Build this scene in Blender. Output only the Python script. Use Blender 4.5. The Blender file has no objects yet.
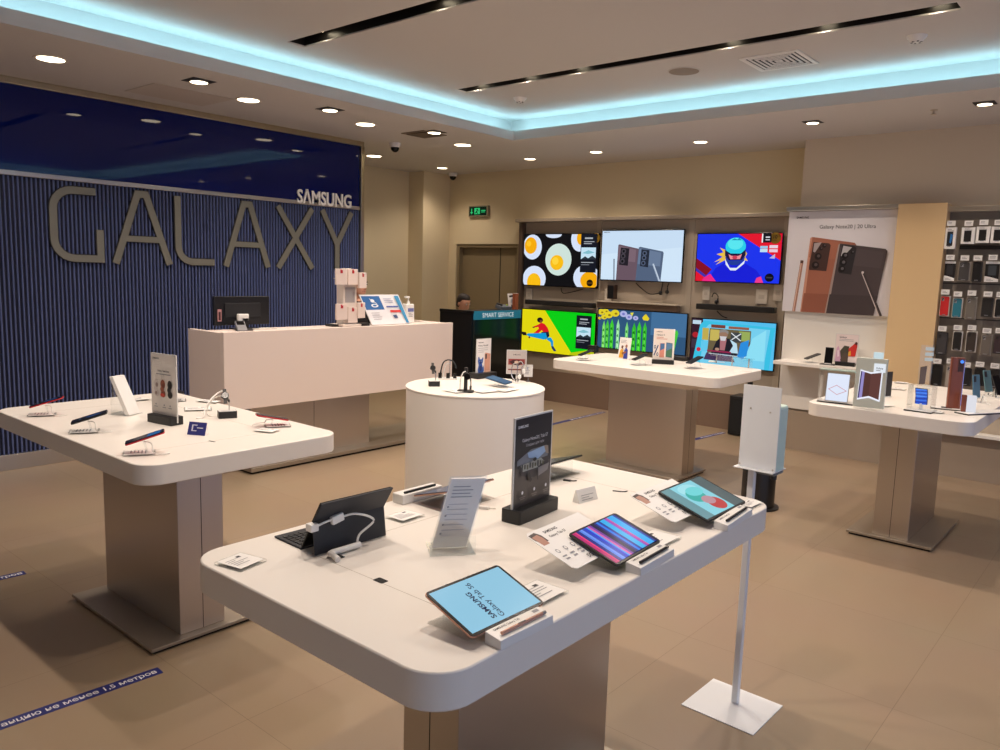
import bpy, bmesh, math, random
from mathutils import Matrix, Vector
random.seed(7)
C = bpy.context.scene.collection
PI = math.pi
# ------------------------------------------------------------------ camera
FPX, YAW, PITCH, ROLL, EYE = 781.7, -0.7026, -0.1318, 0.03017, 1.75
cy, sy = math.cos(YAW), math.sin(YAW)
FWD = Vector((sy*math.cos(PITCH), cy*math.cos(PITCH), math.sin(PITCH)))
_r = Vector((cy, -sy, 0)); _u = _r.cross(FWD)
RIGHT = _r*math.cos(ROLL) + _u*math.sin(ROLL)
UP = _u*math.cos(ROLL) - _r*math.sin(ROLL)
CAM = Vector((0, 0, EYE))
def ray(px, py): return FWD*FPX + RIGHT*(px-500) - UP*(py-375)
# survey helpers: where the sight line of a measured point meets a real surface of the room
def on_z(px, py, z):
    d = ray(px, py); return CAM + d*((z-EYE)/d.z)
def on_x(px, py, x):
    d = ray(px, py); return CAM + d*(x/d.x)
def on_y(px, py, y):
    d = ray(px, py); return CAM + d*(y/d.y)
cam = bpy.data.objects.new('camera', bpy.data.cameras.new('camera')); C.objects.link(cam)
cam.data.sensor_width = 36; cam.data.lens = FPX/1000*36; cam.data.clip_start = .02
cam.matrix_world = Matrix(((RIGHT.x, UP.x, -FWD.x, 0), (RIGHT.y, UP.y, -FWD.y, 0), (RIGHT.z, UP.z, -FWD.z, EYE), (0, 0, 0, 1)))
bpy.context.scene.camera = cam

# ------------------------------------------------------------------ materials
def lin(c):
    return tuple((v/255/12.92 if v/255 <= .04045 else ((v/255+.055)/1.055)**2.4) for v in c)
_mc = {}
def M(name, c, rough=.5, metal=0., emit=0., spec=.5, bump=None, trans=0.):
    if name in _mc: return _mc[name]
    m = bpy.data.materials.new(name); m.use_nodes = True
    nt = m.node_tree; b = nt.nodes['Principled BSDF']
    l = lin(c)
    b.inputs['Base Color'].default_value = (*l, 1)
    b.inputs['Roughness'].default_value = rough
    b.inputs['Metallic'].default_value = metal
    b.inputs['Specular IOR Level'].default_value = spec
    if trans: b.inputs['Transmission Weight'].default_value = trans
    if emit:
        b.inputs['Emission Color'].default_value = (*l, 1)
        b.inputs['Emission Strength'].default_value = emit
    if bump:
        tc = nt.nodes.new('ShaderNodeTexCoord'); mp = nt.nodes.new('ShaderNodeMapping'); nz = nt.nodes.new('ShaderNodeTexNoise'); bp = nt.nodes.new('ShaderNodeBump')
        mp.inputs['Scale'].default_value = bump[0]; nz.inputs['Scale'].default_value = 1; nz.inputs['Detail'].default_value = 3
        bp.inputs['Strength'].default_value = bump[1]; bp.inputs['Distance'].default_value = .002
        nt.links.new(tc.outputs['Object'], mp.inputs['Vector']); nt.links.new(mp.outputs[0], nz.inputs['Vector'])
        nt.links.new(nz.outputs[0], bp.inputs['Height']); nt.links.new(bp.outputs[0], b.inputs['Normal'])
    _mc[name] = m; return m
def D(r, g, b, rough=.5): return M('print_%d_%d_%d_%g' % (r, g, b, rough), (r, g, b), rough)
SCR = 1.0
def E(r, g, b, s=1.0):                       # a lit display colour
    n = 'screen_%d_%d_%d_%g' % (r, g, b, s)
    if n in _mc: return _mc[n]
    m = bpy.data.materials.new(n); m.use_nodes = True; nt = m.node_tree; p = nt.nodes['Principled BSDF']
    p.inputs['Base Color'].default_value = (.004, .004, .004, 1); p.inputs['Roughness'].default_value = .2; p.inputs['Specular IOR Level'].default_value = .12
    p.inputs['Emission Color'].default_value = (*lin((r, g, b)), 1); p.inputs['Emission Strength'].default_value = s*SCR
    _mc[n] = m; return m
WHITE = M('white_solid_surface', (236, 230, 222), .32)
WHITEP = M('white_paint', (232, 228, 220), .5)
PLASTIC = M('white_plastic', (236, 234, 230), .3)
BLACK = M('black_plastic', (16, 16, 18), .4)
BLACKG = M('black_gloss', (8, 8, 10), .22, spec=.3)
DARK = M('dark_grey', (40, 38, 38), .5)
PAPER = M('white_paper', (238, 236, 232), .6)
GREYP = M('grey_print', (150, 150, 155), .6)
INK = M('dark_ink', (40, 40, 46), .6)
SILVER = M('brushed_aluminium', (196, 190, 182), .3, 1.)
CHROME = M('chrome', (200, 200, 200), .12, 1.)
NAVY = M('navy_fabric', (30, 36, 48), .7)
RED = M('red_case', (190, 30, 40), .35)
CABLE = M('white_cable', (235, 232, 226), .4)
BCABLE = M('black_cable', (12, 12, 12), .5)
STEEL = M('brushed_steel', (194, 186, 180), .32, 1., bump=((260, 260, 3), .12))
STEELH = M('brushed_steel_plate', (176, 166, 152), .5, 1., bump=((4, 200, 200), .1))
GAP = M('dark_gap', (14, 13, 12), .8)
SEAM = M('seam_line', (176, 166, 152), .6)
def acrylic():
    m = bpy.data.materials.new('clear_acrylic'); m.use_nodes = True; nt = m.node_tree; nt.nodes.clear()
    o = nt.nodes.new('ShaderNodeOutputMaterial'); mx = nt.nodes.new('ShaderNodeMixShader'); t = nt.nodes.new('ShaderNodeBsdfTransparent'); g = nt.nodes.new('ShaderNodeBsdfGlossy'); f = nt.nodes.new('ShaderNodeLayerWeight'); pw = nt.nodes.new('ShaderNodeMath'); ml = nt.nodes.new('ShaderNodeMath')
    t.inputs[0].default_value = (.965, .975, .975, 1); g.inputs['Roughness'].default_value = .08; g.inputs[0].default_value = (.9, .9, .9, 1)
    pw.operation = 'POWER'; pw.inputs[1].default_value = 3; ml.operation = 'MULTIPLY_ADD'; ml.inputs[1].default_value = .3; ml.inputs[2].default_value = .05
    nt.links.new(f.outputs['Facing'], pw.inputs[0]); nt.links.new(pw.outputs[0], ml.inputs[0]); nt.links.new(ml.outputs[0], mx.inputs[0]); nt.links.new(t.outputs[0], mx.inputs[1]); nt.links.new(g.outputs[0], mx.inputs[2]); nt.links.new(mx.outputs[0], o.inputs[0])
    return m
ACRYL = acrylic()

# ------------------------------------------------------------------ mesh building
class MB:
    def __init__(s): s.v = []; s.f = []; s.mi = []; s.mats = []; s.sm = []; s.T = Matrix.Identity(4)
    def m(s, mat):
        if mat not in s.mats: s.mats.append(mat)
        return s.mats.index(mat)
    def add(s, vs, fs, mat, smooth=False):
        o = len(s.v); i = s.m(mat)
        s.v += [s.T @ Vector(p) for p in vs]
        for f in fs: s.f.append([o+k for k in f]); s.mi.append(i); s.sm.append(smooth)
        return s
    def box(s, x0, x1, y0, y1, z0, z1, mat):
        vs = [(x, y, z) for z in (z0, z1) for y in (y0, y1) for x in (x0, x1)]
        return s.add(vs, [(0, 2, 3, 1), (4, 5, 7, 6), (0, 1, 5, 4), (2, 6, 7, 3), (0, 4, 6, 2), (1, 3, 7, 5)], mat)
    def prism(s, poly, z0, z1, mat, poly2=None, smooth=False, caps=True):
        n = len(poly); p2 = poly2 or poly
        vs = [(x, y, z0) for x, y in poly] + [(x, y, z1) for x, y in p2]
        s.add(vs, [(i, (i+1) % n, n+(i+1) % n, n+i) for i in range(n)], mat, smooth)
        if caps: s.add(vs, [tuple(range(n-1, -1, -1)), tuple(range(n, 2*n))], mat)
        return s
    def cyl(s, r, z0, z1, mat, n=24, r2=None, cx=0, cy=0):
        r2 = r if r2 is None else r2
        a = [(cx+r*math.cos(2*PI*i/n), cy+r*math.sin(2*PI*i/n)) for i in range(n)]
        b = [(cx+r2*math.cos(2*PI*i/n), cy+r2*math.sin(2*PI*i/n)) for i in range(n)]
        return s.prism(a, z0, z1, mat, b, True)
    def lathe(s, prof, mat, n=28):
        vs = [(r*math.cos(2*PI*i/n), r*math.sin(2*PI*i/n), z) for r, z in prof for i in range(n)]
        fs = [(j*n+i, j*n+(i+1) % n, (j+1)*n+(i+1) % n, (j+1)*n+i) for j in range(len(prof)-1) for i in range(n)]
        return s.add(vs, fs, mat, True)
    def tube(s, pts, r, mat, n=8, flat=1.):
        pts = [Vector(p) for p in pts]; vs = []; up = Vector((0, 0, 1))
        for i, p in enumerate(pts):
            t = (pts[min(i+1, len(pts)-1)] - pts[max(i-1, 0)]).normalized()
            a = t.cross(up)
            if a.length < .05: a = t.cross(Vector((1, 0, 0)))
            a.normalize(); b = a.cross(t)
            vs += [p + a*r*math.cos(2*PI*k/n) + b*r*flat*math.sin(2*PI*k/n) for k in range(n)]
        fs = [(j*n+k, j*n+(k+1) % n, (j+1)*n+(k+1) % n, (j+1)*n+k) for j in range(len(pts)-1) for k in range(n)]
        m_ = len(pts)-1
        fs += [tuple(range(n-1, -1, -1)), tuple(m_*n+k for k in range(n))]
        return s.add(vs, fs, mat, True)
    def ball(s, c, r, mat, n=16, sc=(1, 1, 1)):
        vs = []; fs = []; h = n//2
        for j in range(h+1):
            t = PI*j/h
            for i in range(n):
                vs.append((c[0]+r*sc[0]*math.sin(t)*math.cos(2*PI*i/n), c[1]+r*sc[1]*math.sin(t)*math.sin(2*PI*i/n), c[2]+r*sc[2]*math.cos(t)))
        for j in range(h):
            for i in range(n): fs.append((j*n+i, j*n+(i+1) % n, (j+1)*n+(i+1) % n, (j+1)*n+i))
        return s.add(vs, fs, mat, True)
    def build(s, name, parent=None, kind=None, bevel=0., flat=False):
        me = bpy.data.meshes.new(name); bm = bmesh.new()
        bv = [bm.verts.new(p) for p in s.v]
        for f, i, q in zip(s.f, s.mi, s.sm):
            try: g = bm.faces.new([bv[k] for k in f])
            except ValueError: continue
            g.material_index = i; g.smooth = q
        bmesh.ops.remove_doubles(bm, verts=bm.verts, dist=1e-6) if not flat else None
        if not flat: bmesh.ops.recalc_face_normals(bm, faces=bm.faces)
        bm.to_mesh(me); bm.free()
        if any(s.sm) and not flat: me.set_sharp_from_angle(angle=math.radians(38))
        for m in s.mats: me.materials.append(m)
        o = bpy.data.objects.new(name, me); C.objects.link(o)
        if parent: o.parent = parent
        if kind: o['kind'] = kind
        if bevel:
            b = o.modifiers.new('edge', 'BEVEL'); b.width = bevel; b.segments = 2; b.limit_method = 'ANGLE'; b.angle_limit = math.radians(50)
        return o
def thing(name, loc, label, cat, group=None, rz=0.):
    o = bpy.data.objects.new(name, None); C.objects.link(o); o.location = loc; o.rotation_euler = (0, 0, rz); o.empty_display_size = .05
    return tag(o, label, cat, group)
def tag(o, label, cat, group=None, kind=None):
    o['label'] = label; o['category'] = cat
    if group: o['group'] = group
    if kind: o['kind'] = kind
    return o
def rrect(x0, x1, y0, y1, r, n=8):
    p = []
    for cx_, cy_, a in ((x1-r, y1-r, 0), (x0+r, y1-r, 90), (x0+r, y0+r, 180), (x1-r, y0+r, 270)):
        for k in range(n+1):
            t = math.radians(a+90*k/n); p.append((cx_+r*math.cos(t), cy_+r*math.sin(t)))
    return p
def arc(p0, p1, h, n=10, side=(0, 0, 1)):
    p0, p1, sd = Vector(p0), Vector(p1), Vector(side)
    return [p0.lerp(p1, k/n) + sd*h*4*(k/n)*(1-k/n) for k in range(n+1)]
def spline(pts, n=6):
    pts = [Vector(p) for p in pts]; out = []
    for i in range(len(pts)-1):
        a, b, c, d = pts[max(i-1, 0)], pts[i], pts[i+1], pts[min(i+2, len(pts)-1)]
        for k in range(n):
            t = k/n
            out.append(.5*((2*b)+(c-a)*t+(2*a-5*b+4*c-d)*t*t+(3*b-a-3*c+d)*t**3))
    return out+[pts[-1]]
_tx = {}
def text_geo(body, size, depth=0., bold=0.):
    k = (body, size, depth, bold)
    if k not in _tx:
        cu = bpy.data.curves.new('lettering', 'FONT'); cu.body = body; cu.size = size; cu.extrude = depth; cu.offset = bold; cu.align_x = 'LEFT'; cu.resolution_u = 3
        o = bpy.data.objects.new('lettering', cu); C.objects.link(o)
        me = bpy.data.meshes.new_from_object(o.evaluated_get(bpy.context.evaluated_depsgraph_get()))
        _tx[k] = ([v.co.copy() for v in me.vertices], [tuple(p.vertices) for p in me.polygons])
        bpy.data.objects.remove(o); bpy.data.curves.remove(cu); bpy.data.meshes.remove(me)
    return _tx[k]
# ---- a flat printed or lit picture: shapes in fractions of the sheet (u right, v down), one mesh; faces local -y
def clip(poly, lo=0., hi=1.):
    for ax in (0, 1):
        for bd, sg in ((lo, 1), (hi, -1)):
            out = []
            for i in range(len(poly)):
                a, b = poly[i-1], poly[i]
                ia, ib = (a[ax]-bd)*sg >= 0, (b[ax]-bd)*sg >= 0
                if ia != ib:
                    t = (bd-a[ax])/(b[ax]-a[ax]); out.append((a[0]+t*(b[0]-a[0]), a[1]+t*(b[1]-a[1])))
                if ib: out.append(b)
            poly = out
            if not poly: return []
    return poly
class Pic:
    def __init__(s, w, h, x0=0., z0=0., y0=0., eps=.0004, win=None):
        s.w, s.h, s.x0, s.z0, s.y0, s.eps, s.n = w, h, x0, z0, y0, eps, 0; s.mb = MB(); s.win = win
    def uv(s, p):
        if s.win: a, b, c, d = s.win; return ((p[0]-a)/(c-a), (p[1]-b)/(d-b))
        return p
    def put(s, poly, mat):
        poly = clip([s.uv(p) for p in poly])
        if len(poly) < 3: return s
        s.n += 1; y = s.y0 - s.n*s.eps
        s.mb.add([(s.x0+u*s.w, y, s.z0+(1-v)*s.h) for u, v in poly], [tuple(range(len(poly)))], mat); return s
    def rect(s, x0, y0, x1, y1, mat): return s.put([(x0, y0), (x1, y0), (x1, y1), (x0, y1)], mat)
    def bg(s, mat):
        if s.win: a, b, c, d = s.win; return s.rect(a, b, c, d, mat)
        return s.rect(0, 0, 1, 1, mat)
    def ell(s, cx, cy, rx, ry, mat, n=28): return s.put([(cx+rx*math.cos(2*PI*k/n), cy+ry*math.sin(2*PI*k/n)) for k in range(n)], mat)
    def line(s, x0, y0, x1, y1, w, mat):
        d = math.hypot(x1-x0, y1-y0) or 1; nx, ny = -(y1-y0)/d*w/2, (x1-x0)/d*w/2
        return s.put([(x0+nx, y0+ny), (x1+nx, y1+ny), (x1-nx, y1-ny), (x0-nx, y0-ny)], mat)
    def text(s, body, x, y, size, mat, align='l', bold=0., wx=1.):
        v, f = text_geo(body, 1., 0., bold)
        if not v: return s
        xs = [p.x for p in v]; w = (max(xs)-min(xs))*size*wx; u0, v0 = s.uv((x, y))
        ox = s.x0+u0*s.w - (w/2 if align == 'c' else w if align == 'r' else 0) - min(xs)*size*wx
        oz = s.z0+(1-v0)*s.h; s.n += 1; yy = s.y0-s.n*s.eps
        s.mb.add([(ox+p.x*size*wx, yy, oz+p.y*size) for p in v], f, mat); return s
    def lines(s, x0, y0, x1, dy, n, th, mat, seed=1):
        r = random.Random(seed)
        for k in range(n): s.rect(x0, y0+k*dy, x0+(x1-x0)*r.uniform(.55, 1), y0+k*dy+th, mat)
        return s
    def build(s, name, parent, T=None):
        if T is not None: s.mb.v = [T @ Vector(p) for p in s.mb.v]
        return s.mb.build(name, parent, flat=True)
TOP = .95
def span(a, b, z=TOP):
    """base line of a thing that stands on a surface, from its left and right foot"""
    A, B = on_z(*a, z), on_z(*b, z); d = B-A
    return (A+B)/2, math.atan2(d.y, d.x), d.length
def copy_tree(o, label, loc, rz=None, group=None):
    r = o.copy(); C.objects.link(r); r.location = loc
    if rz is not None: r.rotation_euler = (0, 0, rz)
    r['label'] = label
    if group: r['group'] = group
    for ch in [c for c in o.children]:
        c = ch.copy(); C.objects.link(c); c.parent = r
        for g in ch.children: d = g.copy(); C.objects.link(d); d.parent = c
    return r
# ================================================================== THE ROOM
ZC, ZU = 3.154, 3.40                      # soffit and raised ceiling
CREAM = M('cream_wall', (222, 206, 170), .6, bump=((14, 14, 14), .05))
TAUPE = M('taupe_wall', (196, 184, 164), .55)
CEIL = M('ceiling_paint', (206, 202, 198), .7)
def structure(mb, name, parent=None, bevel=0.):
    o = mb.build(name, parent, bevel=bevel)
    if not parent: o['kind'] = 'structure'
    return o
def floor_mat():
    m = bpy.data.materials.new('porcelain_floor_tile'); m.use_nodes = True; nt = m.node_tree; b = nt.nodes['Principled BSDF']; L = nt.links.new
    tc = nt.nodes.new('ShaderNodeTexCoord'); mp = nt.nodes.new('ShaderNodeMapping'); br = nt.nodes.new('ShaderNodeTexBrick')
    mp.inputs['Location'].default_value = (.69, -3.40, 0)
    br.offset = 0; br.squash = 1
    br.inputs['Scale'].default_value = 1; br.inputs['Brick Width'].default_value = .925; br.inputs['Row Height'].default_value = .925
    br.inputs['Mortar Size'].default_value = .0015; br.inputs['Mortar Smooth'].default_value = .3
    br.inputs['Color1'].default_value = (*lin((154, 134, 111)), 1); br.inputs['Color2'].default_value = (*lin((151, 131, 108)), 1); br.inputs['Mortar'].default_value = (*lin((126, 106, 86)), 1)
    nz = nt.nodes.new('ShaderNodeTexNoise'); nz.inputs['Scale'].default_value = 1.7; nz.inputs['Detail'].default_value = 5
    mx = nt.nodes.new('ShaderNodeMix'); mx.data_type = 'RGBA'; mx.blend_type = 'MULTIPLY'; mx.inputs[0].default_value = .12
    L(tc.outputs['Object'], mp.inputs[0]); L(mp.outputs[0], br.inputs['Vector']); L(tc.outputs['Object'], nz.inputs['Vector'])
    L(br.outputs['Color'], mx.inputs[6]); L(nz.outputs['Color'], mx.inputs[7]); L(mx.outputs[2], b.inputs['Base Color'])
    b.inputs['Roughness'].default_value = .32; b.inputs['Specular IOR Level'].default_value = .45
    return m
mb = MB().box(-8.8, 3.2, -3.2, 8.8, -.1, 0, floor_mat()); structure(mb, 'floor')

# --- ceiling: soffit ring with an upstand lip, raised tray, slots cut into the tray
XO, YO, XE, YE = -5.565, 6.675, 1.9, -2.1       # opening of the tray
slots = [(-5.22, -1.14, 3.585, 3.745), (-5.22, -1.14, 5.405, 5.555), (-5.22, -1.14, 1.77, 1.92)]
mb = MB()
for a in ((-8.8, XO, -3.2, 8.8), (XO, 3.2, YO, 8.8), (XE, 3.2, -3.2, YO), (XO, XE, -3.2, YE)): mb.box(*a, ZC, ZC+.05, CEIL)
LIP = .095
for a in ((XO-.03, XO, YE, YO+.03), (XO, XE, YO, YO+.03), (XE, XE+.03, YE, YO+.03), (XO-.03, XE+.03, YE-.03, YE)): mb.box(*a, ZC+.05, ZC+LIP, CEIL)
SB = .20                                        # set-back of the tray wall behind the lip
for a in ((XO-SB-.05, XO-SB, YE-SB, YO+SB), (XO-SB, XE+SB, YO+SB, YO+SB+.05), (XE+SB, XE+SB+.05, YE-SB, YO+SB), (XO-SB, XE+SB, YE-SB-.05, YE-SB)): mb.box(*a, ZC+.05, ZU, CEIL)
ys = sorted({YE-SB, YO+SB, *[v for s_ in slots for v in s_[2:]]})
for i in range(len(ys)-1):
    s_ = [q for q in slots if abs(q[2]-ys[i]) < 1e-6]
    if s_:
        mb.box(XO-SB, s_[0][0], ys[i], ys[i+1], ZU, ZU+.01, CEIL); mb.box(s_[0][1], XE+SB, ys[i], ys[i+1], ZU, ZU+.01, CEIL)
    else: mb.box(XO-SB, XE+SB, ys[i], ys[i+1], ZU, ZU+.01, CEIL)
ceil = structure(mb, 'ceiling')
LED = E(168, 229, 250, 10.5)
for nm, a in (('above the ribbed blue wall', (XO-.09, XO-.05, YE, YO)), ('above the television wall', (XO-.05, XE, YO+.05, YO+.09)), ('added unseen on the shopfront side', (XE+.05, XE+.09, YE, YO))):  # last strip is out of view, added to light right-facing sides cyan
    o = MB().box(*a, ZC+.078, ZC+.088, LED).build('cove_light_strip'); tag(o, 'pale cyan light strip hidden in the ceiling cove '+nm, 'light', 'cove light strips')

SLOTB = M('slot_black', (26, 22, 20), .35)
for i, (x0, x1, y0, y1) in enumerate(slots):
    mb = MB(); h = .14
    mb.box(x0, x1, y0-.01, y0, ZU+.0105, ZU+h, SLOTB).box(x0, x1, y1, y1+.01, ZU+.0105, ZU+h, SLOTB).box(x0-.01, x0, y0, y1, ZU+.0105, ZU+h, SLOTB).box(x1, x1+.01, y0, y1, ZU+.0105, ZU+h, SLOTB)
    mb.box(x0-.01, x1+.01, y0-.01, y1+.01, ZU+h, ZU+h+.01, SLOTB)
    o = mb.build('ceiling_slot'); tag(o, ['black recessed ceiling slot with two lamps showing, nearest the blue wall in the photo top', 'long black recessed ceiling slot running in front of the air vent', 'unseen black ceiling slot added for light above the front tablet table'][i], 'ceiling slot', 'black lighting slots')
WARM = (1., .84, .71)
def spot(loc, power, size=110, blend=.7, r=.05, col=WARM, aim=(0, 0, -1)):
    l = bpy.data.lights.new('lamp', 'SPOT'); l.energy = power; l.spot_size = math.radians(size); l.spot_blend = blend; l.shadow_soft_size = r; l.color = col
    o = bpy.data.objects.new('lamp', l); C.objects.link(o); o.location = loc
    o.rotation_euler = Vector(aim).to_track_quat('-Z', 'Y').to_euler(); return o
LENS = E(255, 236, 200, 9.0)
# slot spotlights: a black can with a bright lens, tipped in the slot
lamp_xs = {0: [(-4.95, 'nearest the slot end'), (-3.75, 'at the top edge of the photo'), (-2.5, ''), (-1.4, '')],  # unlabelled lamps lie out of view, assumed along the slot
           1: [(-5.08, 'first from the blue wall end'), (-4.5, 'second from the blue wall end'), (-3.95, 'third from the blue wall end'), (-2.62, 'just past the round grille'), (-1.95, 'beyond the air vent'), (-1.27, 'at the far right end')],
           2: [(-4.6, ''), (-3.4, ''), (-2.3, ''), (-1.35, '')]}  # last slot is out of view, its lamps added to light the front tables
P_SLOT = 72
for i, L_ in lamp_xs.items():
    x0, x1, y0, y1 = slots[i]; yc = (y0+y1)/2
    for x, w in L_:
        if w:
            t = thing('slot_spotlight', (x, yc, ZU+.05), ('small recessed spotlight in the long slot, ' if i else 'small recessed spotlight in the shorter black slot, ')+w, 'spotlight', 'slot spotlights')
            MB().lathe([(.0, .088), (.05, .088), (.055, .02), (.05, .012)], DARK).build('housing', t)
            MB().cyl(.048, .008, .014, LENS).build('lens', t)
        spot((x, yc, ZU+.02), P_SLOT*(.9, 1., 1.05)[i], 125, .6, .04)
# round and square downlights in the soffit
RING = M('lamp_ring', (225, 215, 200), .35)
rnd = [(-6.25, 2.32, 'nearest the camera above the glossy blue panel'), (-6.25, 3.9, 'second along the blue wall'), (-6.25, 5.2, 'third along the blue wall'), (-6.27, 6.63, 'between the blue wall end and the exit sign'), (-6.27, 7.86, 'left of the egg screen, above the service counter'),
       (-7.88, 6.7, 'just behind the end of the blue wall'), (-7.91, 7.96, 'deep in the corner beside the second dome camera'), (-5.24, 7.79, 'above the middle upper screen'), (-3.91, 7.75, 'above the helmet screen')]
for x, y, w in rnd:
    t = thing('round_downlight', (x, y, ZC), 'round recessed downlight '+w, 'downlight', 'soffit downlights'); t.scale = (.74, .74, 1) if y > 7 else (1, 1, 1)
    MB().lathe([(.088, -.001), (.105, -.006), (.112, -.004), (.114, 0)], RING).build('trim_ring', t)
    MB().cyl(.09, -.003, -.0005, LENS).build('lens', t)
    spot((x, y, ZC-.02), (40 if y < 7 else 62) if x > -7 else 44, 130, .8, .08)
sq = [(-5.95, 3.28, 'first of the row with dark corners, near the hatch'), (-5.95, 4.54, 'middle of the row with dark corners'), (-5.95, 5.86, 'last of the row with dark corners, beside the grey diffuser'), (-2.59, 7.27, 'above the pillar beside the phone poster'), (-1.25, 7.19, 'with orange flare above the accessory wall')]
for x, y, w in sq:
    t = thing('square_downlight', (x, y, ZC), 'square recessed downlight '+w, 'downlight', 'square downlights', 0); t.scale = (.78, .78, 1) if y > 7 else (1, 1, 1)
    MB().box(-.095, .095, -.095, .095, -.004, -.001, DARK).build('black_plate', t, bevel=.001)
    MB().cyl(.066, -.012, -.004, LENS).lathe([(.067, -.004), (.072, -.013), (.066, -.0135)], RING).build('lens', t)
    spot((x, y, ZC-.02), 40 if y < 7 else 60, 120, .7, .06)
for x, y in ((-6.25, .7), (.3, 7.2), (1.0, 5.6), (1.2, 1.0), (-4.2, -2.4), (-1.2, -2.4), (-2.7, -2.7)): spot((x, y, 3.1), 34, 130, .8, .08)  # unseen fill lamps added to brighten the back and sides of the shop

# --- walls
structure(MB().box(-8.8, -8.7, -3.2, 8.8, 0, ZC, CREAM), 'wall_far_left')
structure(MB().box(-8.7, -8.39, 8.07, 8.62, 0, ZC, CREAM), 'pillar_corner')
YB = 8.62
dl, dr = on_y(455, 300, YB).x, on_y(517, 300, YB).x; dz = on_y(486, 244, YB).z
mb = MB().box(-8.7, dl, YB, 8.8, 0, ZC, CREAM).box(dl, dr, YB, 8.8, dz, ZC, CREAM).box(dr, -2.96, YB, 8.8, 0, ZC, CREAM)
structure(mb, 'wall_back')
DOORM = M('brown_grey_door', (138, 122, 92), .5)
d = structure(MB().box(dl, dr, 8.72, 8.76, 0, dz, DOORM), 'door_1')
xm = on_y(499, 280, 8.7).x
MB().box(dl, dl+.05, 8.64, 8.72, 0, dz, DOORM).box(dr-.05, dr, 8.64, 8.72, 0, dz, DOORM).box(dl+.05, dr-.05, 8.64, 8.72, dz-.05, dz, DOORM).build('door_frame', d, bevel=.004)
MB().box(xm-.006, xm+.006, 8.717, 8.72, 0, dz-.05, GAP).build('leaf_seam', d)
structure(MB().box(-2.96, 3.2, 8.15, 8.8, 0, ZC, M('taupe_bulkhead', (212, 196, 172), .6)), 'wall_right_back')
structure(MB().box(-8.8, 3.2, -3.3, -3.2, 0, ZC, CREAM), 'wall_front')
# assumed open shopfront on the right, out of view, to let in cool light
mb = MB().box(3.1, 3.2, -3.2, 8.15, 2.75, ZC, CREAM)
for y in (-3.2, 1.0, 4.4, 8.05): mb.box(3.1, 3.2, y, y+.1, 0, 2.75, SILVER)
structure(mb, 'wall_right')
# --- blue feature wall
XB = -7.14
core = MB().box(-7.4, XB-.03, -3.2, 5.88, 0, ZC, M('dark_blue_backing', (16, 22, 52), .6)); wl = structure(core, 'wall_left')
UPB = M('blue_glass_panel', (6, 22, 92), .03, spec=.36)
MB().box(XB-.03, XB, -3.2, 5.86, 2.43, 3.10, UPB).build('glossy_panel', wl)
SLAT = M('blue_slat', (112, 126, 176), .3)
SLATD = M('blue_slat_gap', (8, 14, 44), .6)
mb = MB(); pitch = .0335; y = -3.2
mb.box(XB-.03, XB-.022, -3.2, 5.86, .13, 2.40, SLATD)
while y < 5.85:
    a = [(XB-.022, y), (XB-.006, y+.001), (XB-.001, y+.0055), (XB-.006, y+.010), (XB-.022, y+.011)]
    mb.prism(a, .13, 2.40, SLAT); y += pitch
mb.build('ribbed_panel', wl)
TRIMG = M('gold_grey_metal', (190, 178, 150), .28, 1.)
MB().box(XB-.03, XB+.012, -3.2, 5.86, 2.395, 2.432, SILVER).build('metal_strip', wl, bevel=.003)
MB().box(XB-.03, XB+.03, -3.2, 5.90, 3.10, 3.153, TRIMG).build('top_rail', wl, bevel=.004)
MB().box(-7.4, XB+.03, 5.86, 5.91, 0, 3.10, TRIMG).build('end_post', wl, bevel=.004)
MB().box(XB-.03, XB+.012, -3.2, 5.86, 0, .13, SILVER).build('skirting', wl, bevel=.003)

# --- lettering on the feature wall (local x runs along the wall, local -y faces the room)
def ribbon(mb, pts, w, d, mat, closed=False):
    pts = [Vector(p) for p in pts]; L, R_ = [], []
    for i, p in enumerate(pts):
        a = (p-pts[i-1]).normalized() if i else None
        b = (pts[i+1]-p).normalized() if i < len(pts)-1 else None
        t = ((a or b)+(b or a)).normalized(); n = Vector((-t.y, t.x))
        k = w/2/max(.35, n.dot(Vector((-(a or b).y, (a or b).x))))
        L.append(p+n*k); R_.append(p-n*k)
    poly = L+R_[::-1]; n = len(poly)
    vs = [(q.x, -d, q.y) for q in poly]+[(q.x, 0, q.y) for q in poly]
    m_ = len(pts); fs = [(i, i+1, n-2-i, n-1-i) for i in range(m_-1)] + [(n+i, n+n-1-i, n+n-2-i, n+i+1) for i in range(m_-1)] + [(i, n+i, n+(i+1) % n, (i+1) % n) for i in range(n)]
    mb.add(vs, fs, mat)
LET = M('grey_metal_letter', (130, 128, 116), .45, .4)
z0, z1 = 1.722, 2.352; H_ = z1-z0
spans = [(51.5, 104.5), (114, 172), (176.5, 216.5), (225, 270.5), (277, 315.5), (321.5, 354.5)]
sg = thing('wall_lettering', (XB, 0, 0), 'six large grey metal letters spelling a word across the ribbed blue wall', 'wall sign', rz=PI/2)
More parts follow.
